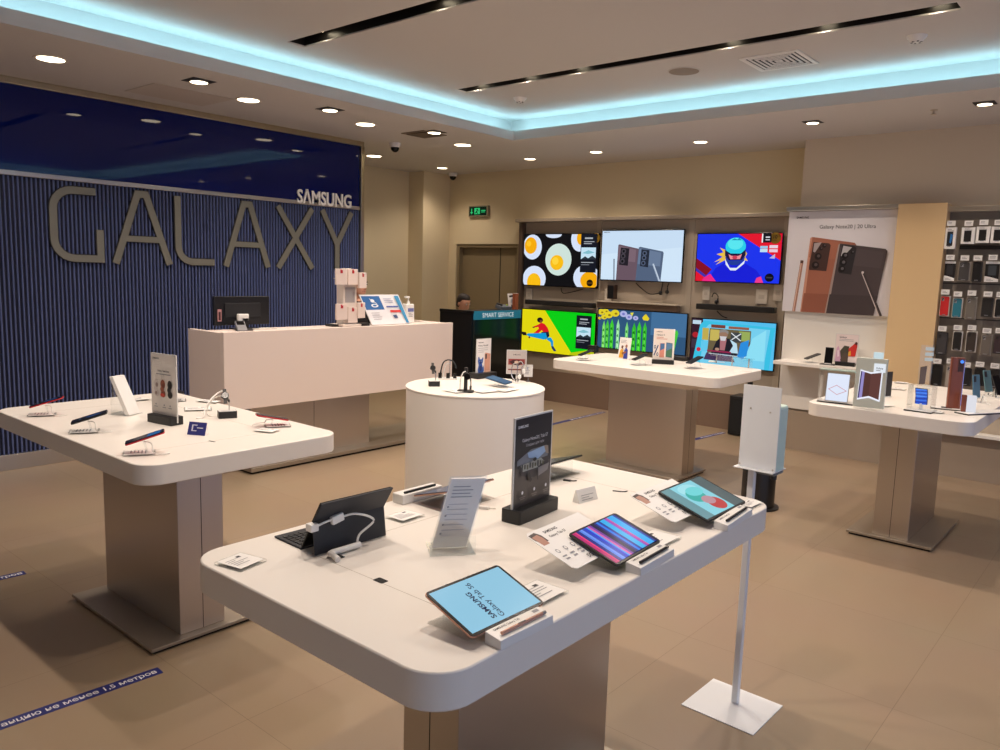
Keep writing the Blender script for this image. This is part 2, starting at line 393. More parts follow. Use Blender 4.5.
for k, ((a, b), ch) in enumerate(zip(spans, 'GALAXY')):
    ya, yb = on_x(a, 235, XB+.03).y, on_x(b, 240, XB+.03).y; W = yb-ya; w = .06; h = w/2
    def q(u, v): return (ya+h*.9+u*(W-1.8*h), z0+h+v*(H_-2*h))
    mb = MB(); segs = []
    def ribbon_(mb_, pts, w_, d_, m_): segs.append((pts, w_)); ribbon(mb_, pts, w_, d_, m_)
    if ch == 'G':
        c = lambda cx_, cz, a0: [(cx_+.16*W/W*math.cos(math.radians(a0+15*i)), cz+.16*math.sin(math.radians(a0+15*i))) for i in range(7)]
        x0_, zb, zt = q(0, 0)[0], q(0, 0)[1], q(0, 1)[1]
        ribbon_(mb, [q(.93, 1)]+c(x0_+.16, zt-.16, 90)+c(x0_+.16, zb+.16, 180)+[q(1, 0), q(1, .44)], w, .014, LET)
    if ch == 'A':
        ribbon_(mb, [q(-.02, -.06), q(.42, 1.03), q(.58, 1.03), q(1.02, -.06)], w, .014, LET); ribbon_(mb, [q(.19, .33), q(.81, .33)], w*.85, .013, LET)
    if ch == 'L':
        x0_, zb = q(0, 0); ribbon_(mb, [q(0, 1.06), (x0_, zb+.14)]+[(x0_+.14+.14*math.cos(math.radians(180+15*i)), zb+.14+.14*math.sin(math.radians(180+15*i))) for i in range(1, 7)]+[q(1.04, 0)], w, .014, LET)
    if ch == 'X':
        ribbon_(mb, [q(0, 1.06), q(1, -.06)], w, .014, LET); ribbon_(mb, [q(0, -.06), q(1, 1.06)], w, .013, LET)
    if ch == 'Y':
        ribbon_(mb, [q(0, 1.06), q(.5, .42), q(.5, -.06)], w, .014, LET); ribbon_(mb, [q(1, 1.06), q(.5, .42)], w, .013, LET)
    # stand-off bodies: letters sit 1 mm proud of the ribs
    lt = mb.build('letter', sg); bk = MB()
    for pts, w_ in segs: ribbon(bk, pts, w_+.016, .004, M('letter_shadow_rim', (30, 30, 34), .6))  # wider dark ribbon stands in for the shadow outline around each letter
    bk.build('dark_back', lt)
ya, yb = on_x(297.5, 196, XB+.02).y, on_x(351.5, 199, XB+.02).y
zt = on_x(300, 188.3, XB+.02).z; zb = on_x(300, 203.2, XB+.02).z
wm = thing('wall_logo', (XB, ya, zb), 'small bright white company name on the glossy dark blue panel', 'wall sign', rz=PI/2)
LOGOW = M('white_letter', (245, 242, 238), .4)
v, f = text_geo('SΛMSUNG', 1., .012, .02)
xs = [p.x for p in v]; zs = [p.y for p in v]; sx = (yb-ya)/(max(xs)-min(xs)); sz = (zt-zb)/(max(zs)-min(zs))
MB().add([((p.x-min(xs))*sx, -.014-p.z*.6, (p.y-min(zs))*sz) for p in v], f, LOGOW).build('lettering', wm)

# --- things on the ceiling
def dome(px, py, label):
    p = on_z(px, py, ZC); t = thing('dome_camera', (p.x, p.y, ZC), label, 'security camera', 'dome cameras')
    MB().lathe([(0, -.05), (.05, -.05), (.062, -.035), (.065, 0), (0, 0)], PLASTIC).build('housing', t); MB().ball((0, 0, -.055), .048, BLACKG).build('dome', t)
dome(395, 143, 'dark dome camera on the soffit beside the grey triangular diffuser'); dome(453, 173, 'small dark dome camera in the far corner above the exit sign')
def detector(px, py, label):
    p = on_z(px, py, ZU); t = thing('smoke_detector', (p.x, p.y, ZU), label, 'smoke detector', 'smoke detectors')
    MB().lathe([(0, -.04), (.035, -.04), (.05, -.02), (.06, -.012), (.065, 0)], PLASTIC).build('housing', t)
    mb = MB()
    for k in range(6): mb.box(.022, .036, -.006, .006, -.042, -.03, DARK); mb.v = [Matrix.Rotation(PI/3, 4, 'Z') @ Vector(q) for q in mb.v]
    mb.build('vent_slits', t)
detector(520, 98, 'white smoke detector near the inner corner of the lit ceiling tray'); detector(917, 36, 'white smoke detector right of the ceiling air vent')
p = on_z(684, 71, ZU); t = thing('ceiling_speaker', (p.x, p.y, ZU), 'round grey speaker grille in the raised ceiling', 'speaker')
MB().lathe([(.12, -.005), (.128, -.004), (.13, 0)], CEIL).build('rim', t); MB().cyl(.12, -.006, -.001, M('speaker_mesh', (150, 138, 125), .7), 32).build('grille', t)
t = thing('air_vent', (-2.45, 6.06, ZU), 'square louvred air vent in the raised ceiling', 'air vent')
VG = M('vent_white', (236, 232, 226), .45); h = .225
mb = MB()
for a in ((-h, h, -h, -h+.035), (-h, h, h-.035, h), (-h, -h+.035, -h+.035, h-.035), (h-.035, h, -h+.035, h-.035)): mb.box(*a, -.008, 0, VG)
mb.build('frame', t, bevel=.003); MB().box(-h+.035, h-.035, -h+.035, h-.035, -.003, -.0005, GAP).build('dark_back', t)
for k in range(5):
    o_ = h-.05-k*.037; i_ = o_-.018
    mb = MB()
    for q_ in ((-o_, o_, -o_, -i_), (-o_, o_, i_, o_), (-o_, -i_, -i_, i_), (i_, o_, -i_, i_)): mb.box(*q_, -.007, -.003, VG)
    mb.build('louvre', t, bevel=.001)
p = on_z(424, 134, ZC); t = thing('ceiling_diffuser', (p.x, p.y, ZC), 'flat brown-grey square diffuser in the soffit beside the last dark-cornered downlight', 'air vent')
BG = M('diffuser_grey', (120, 104, 88), .6); MB().box(-.17, .17, -.17, .17, -.008, -.0005, BG).build('frame', t, bevel=.003); MB().box(-.13, .13, -.13, .13, -.016, -.008, M('diffuser_dark', (88, 74, 62), .6)).build('plate', t, bevel=.003)
p = on_z(180, 95, ZC); t = tag(MB().box(p.x-.26, p.x+.26, p.y-.35, p.y+.35, ZC-.004, ZC-.0003, M('hatch', (196, 186, 176), .6)).build('ceiling_hatch', bevel=.002), 'flat painted access hatch in the soffit above the blue wall', 'ceiling hatch')
p = on_z(934, 110, ZC); t = thing('sprinkler', (p.x, p.y, ZC), 'tiny sprinkler head on the soffit left of the flared downlight', 'sprinkler'); MB().lathe([(.028, 0), (.028, -.004), (.01, -.006), (.01, -.03), (.022, -.032), (.022, -.036), (0, -.037)][::-1] + [(0, 0)], TAUPE).build('head', t)
# exit sign
p0, p1 = on_y(471, 206.3, YB), on_y(489.5, 216.5, YB)
t = thing('exit_sign', (p0.x, YB, p1.z), 'green and black running figure exit sign on the cream wall above the door', 'exit sign')
w, h = p1.x-p0.x, p0.z-p1.z
MB().box(0, w, -.05, 0, 0, h, M('sign_case', (150, 140, 112), .5)).build('case', t, bevel=.004)
pc = Pic(w-.03, h-.03, .015, .015, -.05); pc.bg(E(6, 26, 16)); g = E(50, 205, 120, .8)
pc.line(.14, .2, .14, .75, .05, g).put([(.05, .6), (.23, .6), (.14, .85)], g).put([(.3, .15), (.62, .15), (.62, .85), (.3, .85)], g).ell(.47, .3, .05, .07, E(6, 26, 16)).line(.47, .4, .42, .62, .07, E(6, 26, 16)).line(.42, .62, .52, .8, .06, E(6, 26, 16)).line(.42, .6, .34, .75, .06, E(6, 26, 16)).line(.47, .42, .57, .5, .05, E(6, 26, 16))
pc.line(.7, .45, .95, .45, .1, g).line(.7, .62, .92, .62, .08, g); pc.build('display', t)
# ================================================================== FURNITURE
def table(label, cx_, cy_, rz, off=(0, 0), L=1.72, W=.975, holes=(), taper=.072, base=(.87, .54), colw=(.78, .225)):
    t = thing('display_table', (cx_, cy_, 0), label, 'table', 'pedestal display tables', rz)
    ox, oy = off; zb, zt = .864, TOP
    out = rrect(-L/2, L/2, -W/2, W/2, .10, 10); cw, cd = colw
    mb = MB().prism(out, zb, zt, WHITE, smooth=True)
    col4 = rrect(ox-cw/2-.03, ox+cw/2+.03, oy-cd/2-.03, oy+cd/2+.03, .02, 10)
    inn = [(x*.985, y*.985) for x, y in out]
    mb.prism(col4, zb-taper, zb+.001, WHITE, inn)
    mb.build('tabletop', t, bevel=.004)
    for a in ((-L/2+.25, L/2-.25, .258, .2595), (-L/2+.249, -L/2+.2505, -W/2+.012, .2595), (L/2-.2505, L/2-.249, -W/2+.012, .2595)):
        MB().box(*a, zt-.0005, zt+.0003, SEAM).build('seam', t)
    for hx, hy in holes:
        MB().prism(rrect(hx-.012, hx+.012, hy-.018, hy+.018, .004, 4), zt-.0004, zt+.0006, GAP).build('cable_hole', t)
    mb = MB().box(ox-cw/2, ox+cw/2, oy-cd/2, oy+cd/2, .03, zb-taper, STEEL)
    cb_ = mb.build('column', t, bevel=.003)
    MB().box(ox-cw/2-.0006, ox+cw/2+.0006, oy+.0, oy+.003, .031, zb-taper-.001, GAP).build('column_seam', cb_)
    bx, by = base
    bp_ = MB().box(ox-bx/2, ox+bx/2, oy-by/2, oy+by/2, .014, .03, STEELH).build('base_plate', t, bevel=.002)
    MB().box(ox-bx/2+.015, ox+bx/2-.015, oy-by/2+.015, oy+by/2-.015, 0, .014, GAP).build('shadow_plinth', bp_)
    return t
ph = on_z(380.6, 580.6, TOP)
def loc_main(p): return (p.y-1.885, -(p.x+1.49))       # world to the main table's local frame (turned a quarter)
main = table('long white tablet table in the front middle on a purple-tinted steel column', -1.49, 1.885, PI/2, holes=[loc_main(on_z(380.6, 580.6, TOP)), loc_main(on_z(338, 556.5, TOP))])
left = table('white phone table at the left on a steel column, blue tape beneath', -3.815, 1.857, 0, off=(.099, -.057), L=1.68)
tvt = table('white display table in front of the television wall', -3.525, 6.35, 0, off=(.062, -.12), L=1.68)
rtt = table('white phone table at the right, in front of the accessory wall', -1.28, 6.09, PI/2, off=(-.02, 0))

# reception counter, floating white box on a steel pedestal
XF, ZT_, ZB_ = -5.70, 1.20, .557
y0, y1 = on_x(223.4, 331.2, XF).y, on_x(453, 324.2, XF).y
t = thing('reception_counter', (XF, y0, 0), 'long white reception counter in front of the ribbed blue wall', 'counter', rz=PI/2)
LC = y1-y0; CWM = M('counter_white', (230, 214, 205), .38)
MB().box(0, LC, 0, .05, ZB_, ZT_, CWM).box(0, .05, .05, .56, ZB_, ZT_-.006, CWM).box(LC-.05, LC, .05, .56, ZB_, ZT_-.006, CWM).box(.05, LC-.05, .05, .33, ZT_-.035, ZT_-.004, CWM).build('body', t, bevel=.003)
MB().box(.05, LC-.05, .05, .56, ZB_, ZB_+.03, CWM).box(.05, LC-.05, .30, .56, .74, .77, CWM).build('inner_desk', t)
pa, pb = on_x(251, 462, XF-.12).y-y0, on_x(369, 446, XF-.12).y-y0
MB().box(pa, pb, .12, .46, .05, ZB_, STEEL).build('pedestal', t, bevel=.003)
for k in (1, 2): x = pa+(pb-pa)*k*.5-.0; MB().box(x-.0015, x+.0015, .1192, .121, .05, ZB_, GAP).build('pedestal_seam', t) if k == 1 else None
q0, q1 = on_z(248.6, 474.3, 0), on_z(404, 446, 0)
MB().box(q0.y-y0, LC+.12, XF-q0.x if False else -.03, .62, .02, .055, STEELH).build('base_plate', t, bevel=.003)
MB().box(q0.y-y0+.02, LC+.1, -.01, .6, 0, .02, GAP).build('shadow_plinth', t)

# round table
rc = on_z(475.5, 386, TOP); RR = .482
t = thing('round_table', (rc.x, rc.y, 0), 'white round drum table showing watches and earbuds', 'table')
MB().cyl(RR, .0, TOP-.012, WHITE, 64).build('drum', t, bevel=.004); MB().cyl(RR+.004, TOP-.012, TOP, WHITE, 64).build('top_disc', t, bevel=.003)

# service counter
SX = -6.20; ya = on_x(473.5, 311.5, SX).y; yb = on_x(521, 311, SX).y
zt = on_x(473, 311, SX).z; xl = on_y(440, 309, ya).x
t = thing('service_counter', (SX, ya, 0), 'dark glossy service counter with a teal lettered header, left of the screens', 'counter', rz=PI/2)
DG = M('dark_green_gloss', (14, 20, 18), .12); L_ = yb-ya; dp = SX-xl
MB().box(0, .03, 0, dp, 0, zt-.03, BLACK).box(0, L_, 0, .03, 0, zt-.03, DG).box(L_-.03, L_, .03, dp, 0, zt-.03, BLACK).box(.03, L_-.03, .2, dp, .7, .73, BLACK).build('body', t, bevel=.003)
MB().box(-.01, L_+.01, -.01, .22, zt-.03, zt, BLACK).box(-.01, .04, .22, dp, zt-.03, zt, BLACK).build('top', t, bevel=.003)
ye = on_x(520.5, 311, SX).y-ya; zb = on_x(474, 320, SX+.012).z
TEAL = M('teal_header', (28, 112, 140), .4, emit=.25)
hd = MB().box(0, ye, -.012, 0, zb, zt-.002, TEAL).build('header_sign', t, bevel=.002)
pc = Pic(ye, zt-zb, 0, zb, -.0125); pc.text('SMART SERVICE', .5, .76, (zt-zb)*.74, M('header_letter', (215, 228, 232), .5, emit=.45), 'c', 0, 1.08); pc.build('lettering', hd)  # letters given a glow of their own so they read

# ---------------------------------------------------------------- television wall
YP = 8.56
x0, x1 = on_y(520, 300, YP).x, -3.06
zt = on_y(650, 218.5, YP).z
tw = thing('television_wall', (x0, YB, 0), 'grey-brown wall unit that carries the six screens', 'wall unit')
PANEL = M('grey_brown_panel', (182, 168, 150), .5); DKP = M('dark_brown_post', (84, 68, 56), .5)
W = x1-x0
MB().box(.05, W, -.05, 0, .42, zt-.02, PANEL).build('back_panel', tw)
MB().box(0, W, -.22, 0, zt-.02, zt+.02, M('panel_header', (170, 156, 138), .35, .4)).build('header', tw, bevel=.003)
MB().box(0, .06, -.13, 0, 0, zt-.02, DKP).build('side_post', tw, bevel=.002)
for px in (597.5, 689.5, 784): xx = on_y(px, 270, YP).x-x0; MB().box(xx-.035, xx+.035, -.062, -.05, .42, zt-.02, SILVER if False else M('panel_pilaster', (196, 184, 166), .4, .3)).build('pilaster', tw)
MB().box(0, W, -.06, 0, 0, .42, M('lower_panel', (122, 100, 84), .5)).build('lower_panel', tw)
xx = on_y(783, 360, YP).x-x0
MB().box(xx-.012, xx+.012, -.075, -.05, .42, 1.6, DKP).build('cable_duct', tw)

YT = 8.50
def tv(label, tl, br, drawing, win, badge=None, lowz=None):
    a, b = on_y(*tl, YT), on_y(*br, YT)
    x0, x1, z0, z1 = a.x, b.x, b.z, a.z
    if lowz: z0 = z1-(x1-x0)*lowz
    w, h = x1-x0, z1-z0
    t = thing('television', (x0, YP-.002, z0), label, 'television', 'screens on the wall unit')
    d = YP-YT
    MB().box(0, w, -d, -d+.022, 0, h, BLACKG).box(w*.12, w*.88, -d+.022, -d+.045, h*.06, h*.8, BLACK).build('case', t, bevel=.003)
    MB().box(w*.3, w*.7, -d+.045, -.002, h*.3, h*.6, DARK).build('wall_bracket', t)
    bz = .011
    pc = Pic(w-2*bz, h-2*bz, bz, bz, -d, .0007, win); drawing(pc); pc.build('screen', t)
    return t, w, h, d
def eggs(p):
    k = E(14, 14, 18); Wt = E(214, 226, 248); W2 = E(206, 226, 218); Y = E(250, 190, 20); O = E(246, 172, 10)
    p.bg(k)
    for cx_, cy_, rx, ry, m in ((165, 288, 49, 68, Wt), (300, 354, 65, 85, W2), (180, 460, 60, 70, Wt), (273, 222, 40, 18, Wt), (402, 245, 42, 66, Wt), (440, 445, 62, 68, Wt)): p.ell(cx_, cy_, rx, ry, m)
    for cx_, cy_, rx, ry, m in ((157, 280, 32, 45, O), (294, 370, 33, 40, Y), (180, 480, 36, 50, Y), (408, 240, 20, 36, O), (455, 460, 42, 46, O)): p.ell(cx_, cy_, rx, ry, m)
    p.ell(287, 362, 16, 20, E(255, 212, 60)).ell(148, 270, 12, 16, E(255, 196, 40))
    info(p, 409, 220, 484, 418); p.ell(460, 472, 15, 18, E(30, 18, 8)).rect(448, 470, 472, 474, E(120, 80, 20))
def info(p, x0, y0, x1, y1):
    N = E(18, 22, 34); w, h = x1-x0, y1-y0
    p.rect(x0, y0, x1, y1, N).rect(x0+.04*w, y0+.35*h, x1-.04*w, y0+.66*h, E(196, 226, 242)).put([(x0+.04*w, y0+.66*h), (x0+.3*w, y0+.58*h), (x0+.5*w, y0+.63*h), (x0+.75*w, y0+.56*h), (x1-.04*w, y0+.62*h), (x1-.04*w, y0+.66*h)], E(40, 50, 60))
    p.put([(x0+.1*w, y0+.5*h), (x0+.5*w, y0+.42*h), (x0+.9*w, y0+.48*h), (x0+.5*w, y0+.52*h)], E(130, 190, 205))
    g = E(190, 196, 205, .8)
    p.rect(x0+.25*w, y0+.09*h, x0+.75*w, y0+.13*h, g).rect(x0+.2*w, y0+.19*h, x0+.85*w, y0+.21*h, g).rect(x0+.2*w, y0+.24*h, x0+.7*w, y0+.26*h, g)
    p.rect(x0+.08*w, y0+.73*h, x0+.85*w, y0+.75*h, g).rect(x0+.08*w, y0+.79*h, x0+.6*w, y0+.81*h, E(120, 124, 134))
def two_phones(p):
    p.bg(E(200, 222, 244)); p.put([(512, 330), (912, 290), (912, 465), (512, 465)], E(208, 229, 248))
    p.line(579, 356, 583, 470, 7, E(126, 138, 158)).rect(576, 354, 582, 360, E(90, 100, 120))
    p.put([(598, 280), (603, 275), (704, 299), (700, 470), (594, 470)], E(104, 84, 96)).put([(602, 284), (690, 304), (688, 370), (598, 360)], E(122, 100, 112))
    p.put([(612, 292), (656, 297), (652, 390), (607, 385)], E(34, 30, 38))
    for x, y, r in ((628, 312, 12), (626, 338, 12), (624, 366, 12)): p.ell(x, y, r, r*1.15, E(70, 64, 74)).ell(x, y, r*.5, r*.6, E(14, 14, 18))
    p.put([(704, 292), (710, 288), (822, 312), (826, 320), (818, 470), (695, 470)], E(82, 98, 124)).put([(706, 296), (815, 318), (812, 390), (702, 380)], E(104, 122, 150))
    p.put([(718, 301), (758, 306), (755, 396), (714, 390)], E(36, 42, 56))
    for x, y, r in ((735, 322, 11), (733, 346, 11), (731, 374, 11)): p.ell(x, y, r, r*1.15, E(80, 92, 116)).ell(x, y, r*.5, r*.6, E(14, 16, 22))
    p.line(779, 376, 816, 472, 9, E(158, 174, 196)).line(781, 378, 818, 474, 3, E(210, 220, 232))
    p.text('SAMSUNG', 522, 214, .02, E(50, 56, 70), bold=.01)
def rider(p):
    B = E(28, 52, 236); p.bg(B); R_ = E(226, 22, 46); MR = E(134, 14, 34)
    p.put([(293, 217), (500, 217), (500, 350), (420, 300)], R_).put([(88, 345), (170, 402), (140, 440), (88, 405)], MR).put([(88, 405), (150, 445), (180, 465), (88, 465)], R_).put([(88, 395), (145, 436), (135, 445), (88, 412)], E(60, 50, 170))
    p.put([(165, 440), (190, 395), (235, 365), (330, 365), (390, 400), (420, 440), (430, 470), (160, 470)], E(22, 30, 214))
    p.put([(130, 448), (165, 425), (200, 470), (120, 470)], E(236, 40, 130)).put([(385, 470), (395, 440), (415, 432), (430, 470)], E(236, 60, 140))
    for q_ in ([(235, 300), (205, 288), (225, 312), (190, 322), (222, 335), (180, 365), (215, 352), (190, 378), (240, 350)], [(330, 300), (342, 318), (334, 335), (348, 355), (330, 352)]): p.put(q_, E(232, 190, 70))
    p.put([(235, 345), (262, 392), (295, 392), (335, 350), (330, 370), (292, 405), (265, 405), (240, 375)], E(228, 236, 246))
    p.ell(284, 282, 50, 46, E(40, 206, 232)).ell(282, 268, 38, 30, E(88, 230, 240)).put([(262, 250), (275, 240), (290, 246), (300, 238), (312, 250)], E(20, 150, 180))
    p.put([(233, 300), (262, 318), (312, 318), (334, 296), (336, 325), (318, 352), (255, 354), (234, 328)], E(28, 20, 60)).put([(252, 322), (268, 330), (300, 330), (318, 320), (310, 346), (262, 348)], E(240, 140, 150)).ell(284, 338, 12, 10, E(200, 60, 90))
    p.put([(234, 330), (256, 356), (318, 354), (336, 328), (330, 352), (300, 378), (268, 378), (244, 360)], E(34, 60, 150))
    p.rect(408, 217, 414, 262, E(235, 235, 240)).rect(414, 217, 452, 262, E(24, 22, 30)).rect(426, 232, 446, 238, E(220, 220, 228)).rect(426, 246, 446, 251, E(200, 200, 210))
    p.rect(404, 279, 439, 292, E(150, 200, 232)).rect(404, 294, 439, 310, E(190, 224, 240)).rect(447, 275, 486, 290, E(232, 210, 224)).rect(447, 295, 486, 310, E(232, 200, 216)).put([(450, 340), (476, 318), (476, 342)], E(190, 180, 220))
    p.ell(457, 437, 21, 21, E(10, 10, 26)).rect(443, 434, 471, 440, E(60, 60, 70))
def runner(p):
    p.bg(E(226, 214, 14)); p.put([(284, 112), (592, 112), (592, 372), (560, 378), (455, 408)], E(6, 206, 22)).put([(455, 408), (592, 366), (592, 430), (440, 430)], E(186, 196, 10))
    r, b, k = E(214, 26, 36), E(12, 150, 214), E(24, 18, 24)
    p.put([(262, 205), (285, 213), (305, 240), (316, 272), (280, 280), (268, 262), (244, 292), (222, 284), (250, 252), (244, 240), (220, 248), (214, 240), (245, 222)], r)
    p.ell(255, 187, 19, 20, k).ell(262, 196, 9, 10, E(120, 70, 48)).ell(215, 246, 8, 5, E(110, 64, 44)).ell(190, 325, 6, 8, E(110, 64, 44)).put([(222, 284), (244, 292), (212, 322), (196, 318)], r)
    p.put([(268, 276), (314, 270), (320, 300), (296, 330), (262, 300)], E(24, 34, 66)).put([(296, 280), (180, 296), (170, 310), (190, 318), (286, 332), (306, 318)], b)
    p.put([(304, 314), (330, 310), (345, 338), (346, 378), (334, 378), (328, 345), (304, 330)], b).put([(140, 286), (168, 288), (174, 312), (150, 314), (138, 300)], k).put([(334, 376), (348, 374), (368, 408), (352, 412), (338, 392)], E(40, 60, 96))
    info(p, 482, 130, 572, 372)
def garden(p):
    p.bg(E(46, 84, 122)); p.rect(330, 178, 484, 300, E(66, 110, 152))
    Y, V = E(226, 206, 40), E(176, 180, 226)
    for x, y, r in ((98, 195, 17), (112, 222, 14), (134, 208, 20), (165, 197, 20), (120, 188, 14), (92, 230, 8)): p.ell(x, y, r, r*.95, Y).ell(x+4, y+2, r*.35, r*.3, E(150, 120, 20))
    for x, y, r in ((205, 198, 17), (231, 213, 15), (262, 216, 12)): p.ell(x, y, r, r, V).ell(x, y, r*.4, r*.4, E(120, 120, 196))
    p.put([(236, 190), (252, 186), (246, 208)], E(230, 220, 70)).put([(300, 198), (308, 190), (324, 214), (318, 226), (298, 224), (292, 212)], Y)
    for k, (x, y, w, c) in enumerate(((116, 248, 14, (120, 214, 96)), (134, 242, 16, (70, 190, 60)), (156, 236, 17, (60, 196, 44)), (186, 236, 14, (150, 224, 160)), (228, 246, 14, (120, 208, 120)), (262, 248, 18, (50, 180, 40)), (286, 240, 18, (60, 200, 44)), (312, 240, 17, (54, 186, 46)))):
        p.put([(x-w/2, 400), (x-w/2, y+26), (x-w/5, y+6), (x, y-8), (x+w/5, y+6), (x+w/2, y+26), (x+w/2, 400)], E(*c)).put([(x-w/6, 400), (x-w/8, y+20), (x+w/8, y+40), (x+w/4, 400)], E(min(255, c[0]+40), min(255, c[1]+36), c[2]+30))
        for j in range(4): p.put([(x-w/2, y+50+36*j), (x+w*.1, y+36+36*j), (x+w*.3, y+56+36*j)], E(c[0]//2, int(c[1]*.7), c[2]//2))
    p.put([(426, 400), (430, 330), (444, 270), (452, 262), (458, 280), (448, 350), (440, 400)], E(76, 200, 60))
def bus(p):
    p.bg(E(84, 190, 236)); p.rect(508, 212, 560, 470, E(48, 22, 40)).ell(528, 305, 14, 16, E(170, 30, 44)).rect(512, 222, 552, 244, E(190, 214, 232)).rect(512, 330, 540, 380, E(60, 50, 66))
    p.put([(548, 245), (566, 222), (880, 236), (872, 330), (866, 470), (520, 470)], E(56, 190, 226)).put([(575, 262), (590, 240), (860, 248), (846, 420), (846, 470), (556, 470)], E(116, 206, 238))
    p.put([(594, 262), (780, 262), (780, 410), (588, 410)], E(104, 92, 66)).rect(600, 240, 665, 258, E(120, 60, 50)).rect(680, 244, 770, 258, E(150, 90, 70))
    p.rect(598, 268, 640, 330, E(196, 178, 90)).rect(728, 268, 776, 320, E(150, 170, 90)).rect(692, 276, 740, 330, E(60, 66, 70)).line(694, 320, 738, 280, 5, E(220, 226, 230)).line(694, 280, 738, 320, 5, E(220, 226, 230))
    p.rect(562, 262, 592, 330, E(190, 170, 80)).rect(558, 335, 590, 395, E(96, 200, 236)).ell(549, 386, 10, 12, E(200, 40, 60))
    p.put([(630, 330), (645, 312), (690, 312), (716, 330), (728, 410), (606, 410)], E(28, 28, 38)).put([(690, 316), (722, 336), (730, 390), (690, 390), (706, 350)], E(186, 220, 236)).put([(646, 316), (676, 316), (670, 380), (648, 380)], E(170, 110, 116))
    p.ell(660, 290, 20, 22, E(150, 116, 96)).put([(640, 286), (644, 268), (664, 262), (682, 272), (682, 288), (668, 278), (650, 280)], E(140, 134, 130)).put([(644, 302), (676, 302), (670, 326), (650, 326)], E(206, 204, 208)).ell(636, 376, 10, 8, E(180, 140, 120))
    p.rect(590, 384, 700, 392, E(150, 40, 80)).put([(588, 400), (700, 396), (720, 440), (576, 440)], E(70, 50, 90)).line(600, 402, 846, 410, 4, E(220, 236, 242))
    p.put([(726, 400), (800, 320), (800, 350), (750, 420)], E(60, 150, 226)).put([(790, 300), (846, 250), (846, 420), (760, 420)], E(140, 222, 244)).put([(740, 330), (776, 310), (770, 400), (730, 410)], E(40, 140, 220))
tv('screen showing fried eggs on black, upper left of the wall unit', (524.3, 233.8), (597.4, 288.6), eggs, (122, 220, 490, 495))
tv('screen showing two upright phones on pale blue, upper middle of the wall unit', (602.2, 230.2), (681.8, 283), two_phones, (512, 203, 913, 467))
t3 = tv('screen showing a racing rider in a cyan helmet, upper right of the wall unit', (697.5, 233.2), (779.8, 284.6), rider, (88, 217, 500, 465))
tv('screen showing a leaping figure on yellow and green, lower left of the wall unit', (522.2, 308), (594.4, 358.8), runner, (138, 112, 590, 428))
tv('screen showing green asparagus and yellow flowers, lower middle of the wall unit', (598.4, 307.8), (685.6, 356.4), garden, (85, 178, 482, 392))
tv('screen with a bearded man in a light blue vehicle, lower right of the wall unit', (691.6, 317.2), (773.6, 372), bus, (508, 213, 882, 466))
GOLD = M('gold_badge', (150, 118, 34), .4, .3)
for px, py, l in ((596, 238, 'brown round badge at the corner of the egg screen'), (775.5, 238, 'gold round badge with number ten on the helmet screen')):
    p = on_y(px, py, YT-.006); t = thing('round_badge', (p.x, YT-.003, p.z), l, 'badge', 'round badges on screens')
    mb = MB(); mb.T = Matrix.Rotation(PI/2, 4, 'X'); mb.cyl(.062, 0, .005, GOLD if '10' or l else GOLD, 28); mb.build('disc', t)
    pc = Pic(.1, .1, -.05, -.05, -.0055); pc.text('10', .5, .56 if 'gold' in l else .6, .055, M('badge_ink', (34, 26, 14), .6), 'c', .02).lines(.25, .7, .75, .08, 2, .03, M('badge_ink', (34, 26, 14), .6)); pc.build('lettering', t)
def soundbar(a, b, m, label, hgt):
    p, q = on_y(*a, YT-.03), on_y(*b, YT-.03)
    t = thing('soundbar', (p.x, YP-.001, (p.z+q.z)/2), label, 'soundbar', 'soundbars under the screens'); w = q.x-p.x
    bd_ = MB().box(0, w, -.11, -.02, 0, hgt, m).build('body', t, bevel=.008); MB().box(w*.2, w*.8, -.02, -.001, .015, hgt*.6, DARK).build('wall_mount', t)
    MB().box(.02, w-.02, -.1115, -.11, .012, hgt-.012, M('bar_mesh', (26, 24, 24), .8)).build('grille', bd_)
soundbar((525.5, 305), (593.5, 307), BLACK, 'black soundbar under the egg screen', .062)
soundbar((696.4, 309), (774.6, 313.5), BLACK, 'black soundbar under the helmet screen', .066)
p, q = on_y(597.5, 306, YT-.05), on_y(678, 309, YT-.05)
t = thing('wall_shelf', (p.x, YP-.001, (p.z+q.z)/2), 'grey-brown soundbar shelf under the two phones screen', 'shelf'); w = q.x-p.x
MB().box(0, w, -.15, -.001, .045, .06, TAUPE).build('board', t, bevel=.002); MB().box(0, w, -.13, -.05, -.03, .044, M('brown_bar', (98, 80, 66), .5)).build('soundbar_body', t, bevel=.006)
a, b = on_y(609.5, 284.5, YT-.03), on_y(616, 299, YT-.03)
t = thing('speaker', (a.x, YP-.1, b.z), 'small brown upright speaker on the shelf under the two phones screen', 'speaker'); MB().box(0, b.x-a.x, -.04, .04, 0, a.z-b.z, M('dark_brown_box', (62, 42, 30), .5)).build('cabinet', t, bevel=.006); MB().box(.012, b.x-a.x-.012, -.0412, -.04, .012, (a.z-b.z)-.012, BLACK).build('grille', t)
PANW = M('pale_panel', (206, 196, 182), .45)
